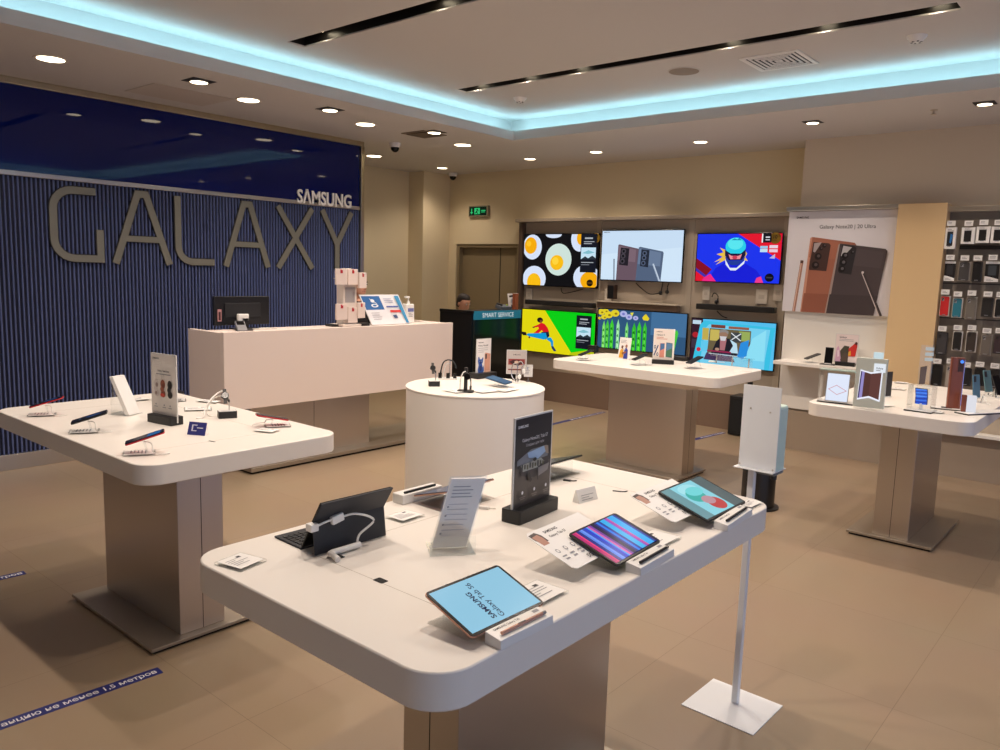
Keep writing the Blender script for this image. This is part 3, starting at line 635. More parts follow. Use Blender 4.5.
for k, (px, py, w, h, l) in enumerate(((527, 301, .1, .17, 'pale socket plate below the left end of the egg screen'), (606, 302, .1, .17, 'pale socket plate beside the small brown speaker'), (704, 300, .09, .16, 'pale socket plate below the left end of the helmet screen'), (759.5, 304, .13, .16, 'thin framed socket plate above the right end of the lower black soundbar'), (776, 301, .1, .18, 'pale socket plate below the right corner of the helmet screen'))):
    p = on_y(px, py, YP-.05); t = thing('socket_plate', (p.x, YP, p.z), l, 'socket plate', 'socket plates on the wall unit')
    MB().box(-w/2, w/2, -.012, 0, 0, h, PANW).build('plate', t, bevel=.003); MB().box(-w/4, w/4, -.014, -.012, h*.35, h*.65, M('socket_face', (190, 180, 166), .4)).build('socket', t, bevel=.001)
def wcable(pts, label, plug=True):
    P_ = [on_y(*p, YP-.02) for p in pts]; t = thing('wall_cable', tuple(P_[0]), label, 'cable', 'hanging screen cables')
    o = P_[0]; MB().tube(spline([q-o for q in P_]), .006, BCABLE).build('cord', t)
    if plug: MB().ball(P_[-1]-o+Vector((0, -.012, 0)), .026, BLACK, 12).build('plug', t)
wcable([(636, 283), (641, 288), (650, 294), (661, 293)], 'black cable drooping left from the two phones screen to a plug')
wcable([(663, 282), (662, 287), (661, 292)], 'short black cable dropping straight from the two phones screen', False)
wcable([(669, 283), (667.5, 287), (667.5, 292)], 'short black cable with plug right of the drooping one')
wcable([(561, 288), (563, 293), (572, 292), (583, 289)], 'black cable looping below the egg screen', False)
wcable([(712, 297), (714, 293), (718, 296), (717, 302)], 'curled black cable under the helmet screen')
wcable([(717, 311), (722, 316), (727, 318)], 'black cable between the lower soundbar and the vehicle screen', False)

# ---------------------------------------------------------------- poster bay, beige column, accessory wall
YR = 8.15
x0, x1 = on_y(785.5, 300, YR-.05).x, on_y(895, 300, YR-.05).x; zt = on_y(790, 210, YR-.05).z
t = thing('poster_bay', (x0, YR, 0), 'white wall bay with a shelf between the screens and the beige column', 'wall unit')
W = x1-x0; zc = on_y(800, 409, YR-.03).z
MB().box(0, W, -.04, 0, zc, zt-.03, WHITEP).build('back_panel', t)
MB().box(-.02, W, -.16, 0, zt-.02, zt+.02, SILVER).build('header', t, bevel=.003)
structure(MB().box(x0+.10, x0+W+1.6, YR-.06, YR-.001, 0, zc-.02, M('taupe_base', (158, 142, 124), .5)), 'baseboard_right')
MB().box(0, .10, -.04, 0, .06, zc, WHITEP).box(0, .1, -.02, 0, 0, .06, GAP).build('end_leg', t)
sh0, sh1 = on_y(773, 361, YR-.36).x, on_y(862, 369, YR-.36).x; zs = on_y(800, 363, YR-.36).z
s_ = thing('wall_shelf', (sh0, YR-.04, zs), 'white shelf under the big phone poster', 'shelf'); MB().box(0, x1-sh0, -.32, 0, -.035, 0, WHITE).build('board', s_, bevel=.003)
MB().box(.12, x1-sh0-.02, -.05, 0, -.16, -.035, WHITEP).build('support', s_)
a, b = on_y(789.5, 212, YR-.08), on_y(897, 311.5, YR-.08); bz = on_y(787, 311, YR-.08).z
t = thing('wall_poster', (a.x, YR-.041, bz), 'big white wall poster of a bronze and a grey phone with styluses', 'poster'); w, h = b.x-a.x, a.z-bz
MB().box(0, w, -.035, 0, 0, h, WHITEP).build('board', t, bevel=.002)
p = Pic(w, h, 0, 0, -.035, .0006, (118, 131, 572, 549)); p.bg(D(226, 222, 226))
cop = lambda r, g, b: D(r, g, b, .35)
p.text('SAMSUNG', 150, 159, .027, INK, bold=.02).text('Galaxy Note20 | 20 Ultra', 357, 202, .051, INK, 'c', .004)
p.line(187, 335, 168, 549, 13, cop(176, 128, 108)).line(184, 345, 166, 549, 4, cop(226, 190, 170)).rect(180, 333, 192, 345, cop(90, 62, 52))
p.put([(214, 240), (222, 236), (392, 260), (398, 268), (396, 549), (196, 549)], cop(168, 106, 84)).put([(214, 240), (222, 237), (209, 549), (196, 549)], cop(206, 148, 124)).put([(222, 246), (385, 268), (384, 330), (214, 320)], cop(174, 111, 88)).put([(206, 470), (390, 470), (390, 549), (200, 549)], cop(152, 92, 72))
p.put([(228, 257), (292, 262), (299, 270), (290, 376), (220, 372), (218, 364)], cop(74, 52, 48)).put([(232, 262), (262, 258), (238, 300), (230, 296)], cop(180, 168, 168))
for x, y, r in ((252, 316, 14), (244, 352, 15), (274, 272, 8), (262, 284, 7)): p.ell(x, y, r, r, cop(24, 18, 18)).ell(x+2, y-2, r*.45, r*.45, cop(96, 84, 84))
p.put([(330, 268), (338, 263), (510, 284), (518, 292), (488, 549), (298, 549)], cop(78, 68, 70)).put([(330, 268), (336, 264), (310, 549), (298, 549)], cop(170, 150, 142)).put([(340, 275), (505, 296), (498, 360), (330, 345)], cop(86, 76, 78)).put([(312, 470), (498, 470), (488, 549), (304, 549)], cop(68, 58, 60))
p.put([(345, 268), (394, 274), (402, 282), (390, 388), (344, 382), (337, 375)], cop(48, 44, 48)).put([(350, 272), (384, 278), (352, 318), (344, 312)], cop(190, 188, 190))
for x, y, r in ((360, 312, 13), (355, 340, 14), (352, 366, 13), (388, 298, 7)): p.ell(x, y, r, r, cop(20, 18, 20)).ell(x+2, y-2, r*.45, r*.45, cop(104, 100, 104))
p.line(434, 376, 516, 549, 11, cop(66, 58, 60)).line(431, 380, 510, 549, 3, cop(220, 208, 204)).ell(434, 378, 5, 5, cop(230, 222, 218))
p.build('print', t)
# beige column
YC = 7.96
a, b = on_y(898.5, 204, YC), on_y(948, 202, YC)
t = tag(MB().box(a.x, b.x, YC, YR-.0005, zc, a.z, M('beige_column', (222, 190, 142), .5)).build('wall_column', bevel=.004), 'plain beige column between the big phone poster and the accessory wall', 'column')
# accessory wall: pegboard, hooks, packs
YG = 8.10
gx0, gx1 = b.x, .4; zt = on_y(950, 210, YG).z; zb = .62
t = thing('pegboard', (gx0, YR, zb), 'dark grey-brown pegboard right of the beige column', 'pegboard'); PEG = M('pegboard_grey', (136, 126, 114), .6)
MB().box(0, gx1-gx0, -.05, -.001, 0, zt-zb-.02, PEG).build('board', t)
MB().box(0, gx1-gx0, -.13, -.001, zt-zb-.02, zt-zb+.025, SILVER).build('header', t, bevel=.003)
zl = on_y(985, 436, YR-.2).z
for z in (on_y(950, 281, YG).z-.02, on_y(950, 318, YG).z): MB().box(0, gx1-gx0, -.056, -.05, z-zb-.004, z-zb+.004, DARK).build('rail', t)
zr = on_y(975, 246.5, YG-.09).z; MB().box(on_y(961, 246, YG).x-gx0, gx1-gx0, -.10, -.05, zr-zb-.022, zr-zb+.012, BLACK).build('carton_shelf', t)
u = thing('wall_ledge', (gx0-.3, YR-.061, 0), 'long pale ledge along the wall base behind the right table', 'ledge'); MB().box(0, gx1-gx0+.3, -.12, 0, zl-.03, zl, WHITEP).build('board', u, bevel=.003); MB().box(0, gx1-gx0+.3, -.04, 0, .0, zl-.03, M('taupe_base', (158, 142, 124), .5)).build('front', u)
HK = M('hook_wire', (120, 116, 112), .3, 1.)
def pack(px, pty, pby, w, kind, label, tagpx=None):
    """one hanging pack: px centre, tag top / pack bottom rows of the photo on the board plane"""
    yk = YG-.10; top = on_y(px, pty, yk); bot = on_y(px, pby, yk); h = top.z-bot.z-.056
    hk = thing('peg_hook', (top.x, YG-.004, top.z), 'hook above the '+label.replace(',', ''), 'hook', 'pegboard hooks')
    MB().tube([(0, 0, -.055), (0, -.11, -.055), (0, -.122, -.048)], .003, HK, 6).tube([(0, 0, -.02), (0, -.13, -.02)], .002, HK, 6).build('wire', hk)
    pc = MB().box(-.033, .033, -.133, -.13, -.045, 0, PLASTIC); pc.build('price_tag', hk)
    pp = Pic(.066, .045, -.033, -.045, -.1332); pp.lines(.15, .3, .85, .25, 2, .1, GREYP, int(px)); pp.build('tag_print', hk)
    t = thing('accessory_pack', (top.x, YG-.10, bot.z), label, 'phone case pack', 'packs on the accessory wall')
    pk(t, w, h, kind)
def pk(t, w, h, kind):
    k = kind
    if k[0] == 'box':        # printed carton with a phone picture
        MB().box(-w/2, w/2, -.02, .02, 0, h, PAPER).build('carton', t, bevel=.002)
        p = Pic(w, h, -w/2, 0, -.02); p.rect(.2, .2, .74, .86, k[1])
        if len(k) > 2: p.put([(.5, .3), (.75, .35), (.6, .75), (.45, .7)], k[2])
        p.lines(.2, .08, .8, .07, 2, .03, GREYP).rect(.3, .86, .6, .9, GREYP); p.build('print', t)
    elif k[0] == 'case':     # phone case in a clear blister with a pale or no rim
        rim = k[2]
        MB().box(-w/2, w/2, -.006, .012, 0, h, rim).build('blister', t, bevel=.003)
        mb = MB(); mb.T = Matrix.Rotation(PI/2, 4, 'X'); mb.prism(rrect(-w*.42, w*.42, h*.04, h*.96, .012, 4), .006, .015, k[1]); mb.build('case', t, bevel=.002)
        p = Pic(w, h, -w/2, 0, -.0152); p.put([(.18, .1), (.42, .1), (.42, .26), (.18, .26)], DARK if k[3] else GREYP).ell(.25, .15, .05, .03, BLACK).ell(.35, .15, .05, .03, BLACK).ell(.25, .21, .05, .03, BLACK).rect(.32, .9, .68, .93, GREYP); p.build('camera_cutout', t)
    elif k[0] == 'card':     # black pack with white header and footer
        MB().box(-w/2, w/2, -.008, .01, 0, h, BLACK).build('card', t, bevel=.002)
        p = Pic(w, h, -w/2, 0, -.008); p.rect(0, 0, 1, .12, PAPER).put([(0, .72), (.4, .76), (1, .86), (1, 1), (0, 1)], PAPER).rect(.22, .2, .8, .68, k[1]).lines(.15, .86, .7, .06, 2, .02, GREYP); p.build('print', t)
BKC, GYC, DGC = D(20, 20, 22, .4), D(84, 80, 78, .4), D(54, 52, 52, .4); CLR = D(150, 142, 132, .3); RIMW = D(214, 208, 200, .35)
rows = [
 (952.5, 221, 249, .085, ('box', D(24, 26, 32), D(40, 120, 190)), 'white carton with a blue lit phone picture, first of the top row'),
 (970.0, 221, 244, .105, ('box', BKC), 'white carton with black phone picture, second of the top row'),
 (985.0, 220, 243, .105, ('box', BKC), 'white carton with black phone picture, third of the top row'),
 (1000., 220, 243, .105, ('box', BKC), 'white carton with black phone picture, fourth of the top row'),
 (951.5, 255, 281, .085, ('card', D(46, 46, 50)), 'black pack with white header and footer, first of the second row'),
 (966.0, 255.5, 281.5, .095, ('case', D(70, 68, 68, .4), CLR, 0), 'grey case pack beside the first black and white one'),
 (979.0, 255.5, 282, .075, ('case', BKC, DGC, 1), 'narrow black case pack in the second row'),
 (994.0, 255, 282, .105, ('card', D(60, 66, 72)), 'wide black pack with white footer at the right of the second row'),
 (946.5, 289.5, 316.5, .08, ('case', D(206, 40, 44, .35), RIMW, 0), 'red phone case pack in the third row'),
 (959.0, 291.5, 318, .08, ('case', D(40, 120, 140, .35), RIMW, 0), 'teal phone case pack next to the red one'),
 (973.0, 290.5, 320, .085, ('case', D(112, 106, 98, .4), CLR, 0), 'clear grey case pack right of the teal one'),
 (989.0, 291.5, 317, .085, ('case', D(34, 32, 32, .4), DGC, 1), 'dark case pack fourth in the third row'),
 (1002., 292, 318, .085, ('case', BKC, RIMW, 1), 'white rimmed black case pack at the end of the third row'),
 (943.5, 326, 355, .09, ('case', D(62, 60, 62, .4), DGC, 1), 'dark grey case pack, first of the fourth row below the red one'),
 (959.0, 325, 351, .078, ('case', D(28, 26, 26, .4), RIMW, 1), 'white rimmed dark case pack below the teal one'),
 (973.0, 325, 352.5, .085, ('case', D(56, 48, 44, .4), RIMW, 1), 'white rimmed brown-black case pack third in the fourth row'),
 (988.0, 328, 356, .085, ('case', D(110, 102, 94, .4), CLR, 0), 'clear brown-grey case pack fourth in the fourth row'),
 (1001., 328, 354, .085, ('case', D(60, 44, 50, .4), DGC, 1), 'dark plum case pack at the end of the fourth row'),
 (938.5, 358.5, 386, .085, ('case', BKC, DGC, 1), 'black case pack in the bottom row against the beige column'),
 (952.0, 358.5, 388, .075, ('case', D(170, 160, 148, .4), CLR, 0), 'pale case pack in the bottom row beside the tall bronze slab'),
 (967.5, 362, 386, .085, ('case', D(30, 30, 34, .4), DGC, 1), 'black case pack in the bottom row right of the bronze slab'),
 (981.0, 361.5, 386, .085, ('case', D(24, 24, 26, .4), DGC, 1), 'black case pack fourth in the bottom row'),
 (996.0, 363, 388, .085, ('case', D(40, 36, 36, .4), DGC, 1), 'brown-black case pack at the end of the bottom row'),
]
for r in rows: pack(*r)
# ================================================================== THINGS ON THE FRONT TABLE
RX = lambda d: Matrix.Rotation(math.radians(d), 4, 'X')
RY = lambda d: Matrix.Rotation(math.radians(d), 4, 'Y')
RZ = lambda d: Matrix.Rotation(math.radians(d), 4, 'Z')
TR = lambda x, y, z: Matrix.Translation((x, y, z))
PLANE = RX(-90)                                  # a Pic laid flat: u along x, up along +y, face up
def tablet(L, R_, w, dep, tilt, label, draw, rot=0, frame=None, zlow=.022, loc=None, rz=None):
    if loc is None: loc, rz, _ = span(L, R_, TOP+.026); loc.z = TOP
    T = TR(0, 0, zlow) @ RX(tilt); fr = frame or DARK
    t = thing('tablet', loc, label, 'tablet', 'tablets on the front table', rz)
    mb = MB(); mb.T = T; mb.prism(rrect(-w/2, w/2, 0, dep, .012, 5), .0, .005, fr); mb.build('back_shell', t, bevel=.0012)
    mb = MB(); mb.T = T; mb.prism(rrect(-w/2+.0012, w/2-.0012, .0012, dep-.0012, .011, 5), .005, .0062, BLACKG); gl = mb.build('glass', t)
    b = .0085
    if draw:
        if rot:   # reading direction runs away from the low edge
            pc = Pic(dep-2*b, w-2*b, -(dep-2*b)/2, -(w-2*b)/2, 0, .00015); draw(pc); pc.build('screen', gl, T @ TR(0, dep/2, .0064) @ RZ(90) @ PLANE)
        else:
            pc = Pic(w-2*b, dep-2*b, -w/2+b, b, 0, .00015); draw(pc); pc.build('screen', gl, T @ TR(0, 0, .0064) @ PLANE)
    # clear riser under it
    r = thing('tablet_riser', loc, 'clear riser under the '+label.split(',')[0], 'display stand', 'clear tablet risers', rz)
    mb = MB(); mb.box(-w*.42, w*.42, .012, dep*.98, 0, .003, ACRYL); mb.T = T; mb.box(-w*.42, w*.42, .0, dep*.96, -.0035, -.0005, ACRYL); mb.build('sheet', r)
    zt = zlow+math.sin(math.radians(tilt))*dep*.9-.004; yt = math.cos(math.radians(tilt))*dep*.9
    MB().box(-w*.3, w*.3, yt-.0015, yt+.0015, .003, zt, ACRYL).build('back_leg', r)
    mb = MB()
    mb.tube(spline([(0, yt-.03, .004), (.02, yt-.05, .02), (.03, dep*.6, .012+dep*.5*math.sin(math.radians(tilt))), (.02, dep*.5, zlow+dep*.5*math.sin(math.radians(tilt))-.006)]), .0025, CABLE); mb.build('cable', r)
    return t, loc, rz, T
def s6(p):
    p.bg(E(142, 196, 222)); K = E(34, 40, 70)
    p.text('SAMSUNG', .09, .40, .0205, K, bold=.03).text('Galaxy Tab S6', .06, .50, .0215, K, bold=.008)
def stripes(p):
    p.bg(E(24, 30, 110))
    cols = [(.0, .05, (190, 36, 110)), (.05, .08, (222, 60, 120)), (.08, .14, (36, 44, 130)), (.14, .17, (80, 130, 230)), (.17, .21, (110, 150, 240)), (.21, .25, (40, 70, 190)), (.25, .29, (30, 60, 210)), (.29, .32, (80, 160, 236)), (.32, .36, (206, 90, 170)), (.36, .40, (120, 60, 160)), (.40, .47, (16, 16, 60)), (.47, .51, (24, 30, 130)), (.51, .56, (30, 120, 230)), (.56, .60, (24, 40, 150)), (.60, .70, (40, 176, 236)), (.70, .74, (150, 70, 190)), (.74, .77, (200, 80, 160)), (.77, .90, (44, 170, 240)), (.90, .94, (30, 60, 170)), (.94, 1., (20, 20, 50))]
    for a, b, c in cols: p.rect(a, 0, b, 1, E(*c))
def petals(p):
    p.bg(E(112, 140, 144)); p.rect(.20, 0, .74, 1, E(136, 208, 222)); p.rect(.74, 0, 1, 1, E(84, 98, 100)).rect(.0, 0, .20, 1, E(104, 148, 156))
    p.ell(.45, .2, .2, .16, E(160, 222, 232)); p.ell(.42, .42, .17, .2, E(56, 172, 164)).ell(.5, .3, .17, .14, E(110, 210, 214)); p.ell(.55, .76, .15, .2, E(190, 62, 62)).ell(.5, .62, .12, .13, E(186, 140, 150))
ROSE = M('rose_gold', (196, 150, 130), .3, .6)
t1 = tablet((471.5, 638.3), (545, 603.2), .25, .162, 19, 'tablet with a pale blue lettered screen, nearest the camera', s6, 1, ROSE)
t2 = tablet((617, 566.1), (660.8, 541.4), .264, .168, 18, 'tablet with blue and magenta stripes, middle of the three at the table edge', stripes, 0, DARK)
t3 = tablet((706.4, 522.4), (747, 501.8), .305, .195, 18, 'tablet with a teal and red petal picture, at the far right table corner', petals, 0, DARK)
[c for c in t1[0].children if c.name.startswith('back_shell')][0]['label'] = 'rose gold back shell'
BRONZE = D(176, 128, 108, .4)
def info_card(tb, w, label, sub):
    t_, loc, rz, T = tb
    c = thing('info_card', loc, label, 'card', 'printed cards under the tablets', rz)
    mb = MB(); T2 = T @ TR(0, 0, -.0065); mb.T = T2
    x0, x1, y0, y1 = -w/2-.116, .03, .060, .236
    poly = [(x0+.012, y0), (x1, y0), (x1, y1), (x0+.012, y1), (x0, y1-.012), (x0, y0+.012)]
    mb.prism(poly, -.001, .0005, PAPER); mb.build('sheet', c)
    W, H = x1-x0, y1-y0
    pc = Pic(W, H, x0, y0, -.0006, .00015)
    # a small picture of two tablets, a heading and three columns
    pc.put([(.02, .06), (.13, .04), (.17, .14), (.17, .30), (.06, .31), (.02, .2)], D(64, 50, 46)).put([(.03, .12), (.13, .10), (.15, .2), (.14, .36), (.04, .36)], BRONZE)
    pc.build('picture', c, T2 @ PLANE); pc = Pic(W, H, x0, y0, -.0006, .00015)
    pc.text('SAMSUNG', .24, .14, .014, INK, bold=.03).text(sub, .24, .26, .014, INK, bold=.01)
    for k, x in enumerate((.10, .23, .36)):
        pc.ell(x, .56, .025, .05, GREYP).ell(x, .56, .015, .03, PAPER).rect(x-.035, .68, x+.035, .71, GREYP).rect(x-.03, .75, x+.03, .78, GREYP)
    pc.text('5G', .33, .93, .02, INK, bold=.02)
    pc.build('print', c, T2 @ PLANE)
info_card(t2, .262, 'white printed card sticking out from under the striped tablet', 'Galaxy Tab S7')
info_card(t3, .30, 'white printed card sticking out from under the petal picture tablet', 'Galaxy Tab S7+')
def pen_tray(L, R_, label, pcol, plabel, n=0):
    loc, rz, w = span(L, R_)
    t = thing('pen_tray', loc, label, 'pen tray', 'white pen trays', rz)
    dp = .048; mb = MB()
    vs = [(-w/2, 0, 0), (w/2, 0, 0), (w/2, dp, 0), (-w/2, dp, 0), (-w/2, .002, .021), (w/2, .002, .021), (w/2, dp, .028), (-w/2, dp, .028)]
    mb.add(vs, [(3, 2, 1, 0), (4, 5, 6, 7), (0, 1, 5, 4), (1, 2, 6, 5), (2, 3, 7, 6), (3, 0, 4, 7)], PLASTIC); mb.build('block', t, bevel=.0015)
    sl = math.degrees(math.atan2(.007, dp-.002)); T = TR(0, .002, .021) @ RX(sl)
    pc = Pic(w*.9, .045, -w*.45, .0, -.0002, .0002); pc.text('SAMSUNG Galaxy Tab', .05, .26, .0095, INK, bold=.01, wx=.95); pc.rect(.86, .1, .98, .3, GREYP); pc.build('print', t, T @ PLANE)
    s = thing('stylus_pen', loc, plabel, 'stylus', 'stylus pens in trays', rz); T2 = T @ TR(0, .014, .0052)
    mb = MB(); mb.T = T2; l0, l1 = -w*.38, w*.36
    mb.tube([(l0-.004, 0, 0), (l0, 0, 0), (l0+.05, 0, .0003), (l1, 0, .0003)], .0042, pcol, 10); mb.build('barrel', s)
    mb = MB(); mb.T = T2; mb.tube([(l1, 0, .0003), (l1+.012, 0, .0003)], .0042, M('pen_tip', (150, 146, 142), .3, .7), 10); mb.build('cap', s)
    mb = MB(); mb.T = T2; mb.box(l0+.05, l0+.075, -.0014, .0014, .0038, .0048, DARK); mb.build('button', s)
pen_tray((501, 650.8), (553.5, 624), 'white pen tray in front of the pale blue lettered tablet', ROSE, 'rose gold stylus in the tray nearest the camera')
pen_tray((641, 576), (674.5, 556), 'white pen tray in front of the striped tablet', BLACK, 'black stylus in the tray by the striped tablet')
pen_tray((728, 532), (752.5, 515), 'white pen tray in front of the petal picture tablet', BLACK, 'black stylus in the tray at the far right table corner')
def plate(L, R_, dep, label, group='clear price plates', z=TOP):
    loc, rz, w = span(L, R_, z)
    t = thing('price_plate', loc, label, 'price plate', group, rz)
    MB().prism(rrect(-w/2, w/2, 0, dep, .004, 3), 0, .007, ACRYL).build('acrylic_block', t)
    MB().box(-w/2+.006, w/2-.006, .006, dep-.006, .0075, .0079, PAPER).build('paper', t)
    pc = Pic(w-.02, dep-.02, -w/2+.01, .01, 0, .00015); r = random.Random(int(L[0]))
    pc.rect(.62, .1, .8, .22, INK)
    for k in range(5): pc.rect(.06, .22+.13*k, .06+r.uniform(.3, .8), .255+.13*k, GREYP)
    pc.build('print', t, TR(0, 0, .008) @ PLANE); return t
plate((543, 607), (569.5, 593), .105, 'clear price plate half under the pale blue lettered tablet')
plate((656, 553), (682.3, 539), .105, 'clear price plate behind the tray of the striped tablet')
plate((240.6, 572.8), (267.2, 561.6), .10, 'clear price plate alone at the near left corner of the front table')
plate((403, 524), (425.5, 516.5), .085, 'clear price plate behind the keyboard tablet')
plate((752, 510), (764, 504), .06, 'clear price plate by the far right corner of the front table')

# keyboard cover tablet
loc, rz, w = span((313, 556.5), (386.4, 535.2)); KB = M('charcoal_cover', (38, 40, 46), .6, bump=((900, 900, 900), .15))
t = thing('keyboard_tablet', loc, 'black tablet standing in a keyboard cover, seen from behind', 'tablet', rz=rz)
w = .252; hw = w/2
def slab(p0, p1, th, x0=-hw, x1=hw, mat=KB):        # slab between two (y,z) points
    (ya, za), (yb, zb) = p0, p1; d = math.hypot(yb-ya, zb-za); n = (-(zb-za)/d*th, (yb-ya)/d*th)
    return MB().add([(x, y, z) for x in (x0, x1) for y, z in ((ya, za), (yb, zb), (yb+n[0], zb+n[1]), (ya+n[0], za+n[1]))], [(0, 1, 2, 3), (7, 6, 5, 4), (0, 4, 5, 1), (1, 5, 6, 2), (2, 6, 7, 3), (3, 7, 4, 0)], mat)
fold, topp, botp = (.012, .092), (-.030, .158), (.075, .006)
slab((0, .001), fold, .004).build('stand_flap', t, bevel=.0012)
slab(fold, topp, .006).build('back_cover', t, bevel=.0015)
def along(a, b, k, o=0):
    d = math.hypot(b[0]-a[0], b[1]-a[1]); n = ((b[1]-a[1])/d*o, -(b[0]-a[0])/d*o) if False else (-(b[1]-a[1])/d*o, (b[0]-a[0])/d*o)
    return (a[0]+(b[0]-a[0])*k+n[0], a[1]+(b[1]-a[1])*k+n[1])
slab((.070, .010), (-.024, .158), -.006 if False else .006, -hw+.002, hw-.002, BLACKG).build('tablet_body', t, bevel=.001)
kb_ = MB().box(-hw, hw, .066, .205, 0, .006, KB).build('keyboard_base', t, bevel=.002)
mb = MB(); KEY = M('key_cap', (24, 24, 28), .5)
for r in range(5):
    for c in range(13):
        x = -hw+.012+c*(w-.022)/13; y = .09+r*.0185
        if r == 4 and 3 <= c <= 8: continue
        mb.box(x, x+(w-.022)/13-.003, y, y+.015, .006, .0085, KEY)
mb.box(-hw+.012+3*(w-.022)/13, -hw+.012+9*(w-.022)/13-.003, .164, .179, .006, .0085, KEY); mb.build('key_grid', kb_)
mb = MB(); p_ = along(fold, topp, .86, -.0006); mb.T = TR(hw-.022, p_[0], p_[1]); mb.ball((0, 0, 0), .006, BLACKG, 12, (1, .4, .7)); mb.build('camera', t)
cb = thing('charging_cable', loc, 'thick white charging cable clipped to the keyboard tablet', 'cable', rz=rz)
A_ = Vector((-hw+.0, .02, .085)); 
def lp(px, py, z):     # table point into this local frame
    p = on_z(px, py, z)-loc; return RZ(-math.degrees(rz)) @ p
clipL, clipM = Vector((-hw-.004, -.004, .084)), Vector((-.055, -.006, .094))
e1, e2, e3 = lp(357, 545, TOP+.012), lp(331, 553, TOP+.012), lp(338, 559.5, TOP+.008)
MB().tube(spline([clipL, (-.09, -.008, .094), clipM, (0.0, -.02, .1), (.05, -.04, .075), (e1.x+.012, e1.y+.004, .04), e1]), .0034, CABLE).build('cord', cb)
MB().tube(spline([e1+Vector((.01, 0, 0)), e1.lerp(e2, .5), e2, e2+Vector((-.004, -.012, 0)), e3]), .0085, CABLE, 10).build('sleeve', cb)
mb = MB(); mb.T = TR(*clipL); mb.box(-.014, .012, -.008, .02, -.011, .011, PLASTIC); mb.build('edge_clip', cb, bevel=.003)
mb = MB(); mb.T = TR(*clipM) @ RY(-12); mb.box(-.02, .02, -.009, .006, -.011, .013, PLASTIC); mb.build('sensor_block', cb, bevel=.003)

# leaning leaflet holder
loc, rz, w = span((436, 551), (461, 548)); rz -= .2
t = thing('leaflet_holder', loc, 'clear leaning holder with a grey printed sheet beside the keyboard tablet', 'leaflet holder', rz=rz)
T = RX(-14) ; Tl = TR(-.0, .0, .0) @ Matrix(((1, 0, .30, 0), (0, 1, .16, 0), (0, 0, 1, 0), (0, 0, 0, 1)))
mb = MB(); mb.T = Tl; mb.box(-.055, .055, -.002, .0, .004, .205, ACRYL); mb.box(-.055, .055, .012, .014, .004, .205, ACRYL); mb.build('clear_sleeve', t)
mb = MB(); mb.T = Tl; mb.box(-.05, .05, .0008, .0112, .006, .2, M('grey_sheet', (236, 228, 222), .5)); mb.build('sheet_pack', t)
pc = Pic(.1, .192, -.05, .006, .0002, .0002); pc.lines(.12, .1, .88, .05, 4, .014, GREYP, 3).lines(.12, .36, .8, .075, 7, .01, M('pale_ink', (186, 182, 190), .6), 5)
for k in range(4): pc.ell(.12, .40+.13*k, .03, .014, GREYP)
pc.build('print', t, Tl)
MB().box(-.06, .07, -.05, .06, 0, .003, ACRYL).box(-.06, .07, -.052, -.049, 0, .055, ACRYL).build('foot', t)

# black poster on a block
def block_poster(Lp, Rp, label, h, draw, bdep=.07, bh=.045, w=None, bw=None, frame=ACRYL, lift=None, z=TOP, border=.006, group='poster stands', win=None, depth=.006):
    loc, rz, w0 = span(Lp, Rp, z); w = w or w0; bw = bw or w*1.05; z0 = bh-.008 if lift is None else lift
    t = thing('poster_stand', loc, label, 'poster stand', group, rz)
    MB().prism(rrect(-bw/2, bw/2, -bdep/2, bdep/2, .008, 4), 0, bh, BLACK).build('base_block', t, bevel=.003)
    MB().box(-w/2, w/2, -depth/2, depth/2, z0, z0+h, frame).build('panel', t, bevel=.0008)
    pc = Pic(w-2*border, h-2*border, -w/2+border, z0+border, -depth/2-.0002, .0003, win); draw(pc); pc.build('print', t); return t
CLEARW = M('frosted_edge', (214, 212, 208), .3)
def tabposter(p):
    p.bg(D(26, 28, 34, .35)); g = D(222, 222, 226); d = D(128, 118, 112)
    p.rect(0, .52, 1, 1, D(78, 70, 66, .4)).rect(0, .47, 1, .55, D(52, 50, 52, .4))
    p.text('SAMSUNG', .06, .105, .0125, g, bold=.02).text('Galaxy Note20 | Tab S7', .53, .265, .0155, g, 'c', 0).text('Создано для тебя', .53, .325, .0125, D(190, 190, 196), 'c')
    p.put([(.05, .46), (.3, .40), (.42, .37), (.86, .37), (.9, .46), (.9, .50), (.05, .52)], D(112, 118, 128)).put([(.32, .40), (.8, .37), (.84, .44), (.62, .5), (.36, .46)], D(150, 178, 210)).put([(.78, .37), (.9, .38), (.92, .48), (.84, .46)], D(150, 136, 120))
    p.put([(.1, .52), (.9, .5), (.92, .58), (.8, .68), (.5, .70), (.16, .64)], D(60, 56, 56)).put([(.14, .52), (.7, .5), (.8, .55), (.6, .6), (.2, .6)], D(156, 158, 150))
    for k in range(9): p.rect(.16+.07*k, .515+.01*(k % 3), .2+.07*k, .585-.01*(k % 2), D(70+12*(k % 3), 72+10*(k % 3), 70))
    p.put([(.6, .6), (.92, .58), (.88, .66), (.62, .7)], D(136, 130, 128)).ell(.5, .49, .05, .02, D(26, 24, 24)).put([(.3, .64), (.36, .62), (.44, .72), (.38, .74)], D(40, 38, 38)).line(.55, .62, .6, .74, .02, D(44, 40, 40))
    for x in (.18, .5, .82): p.ell(x, .83, .025, .02, g).rect(x-.08, .875, x+.08, .885, d).rect(x-.06, .895, x+.06, .905, d)
block_poster((508, 524.5), (551, 506.5), 'tall black poster in a clear frame on a black block, middle of the front table', .305, tabposter, .075, .045, .225, .235, CLEARW)

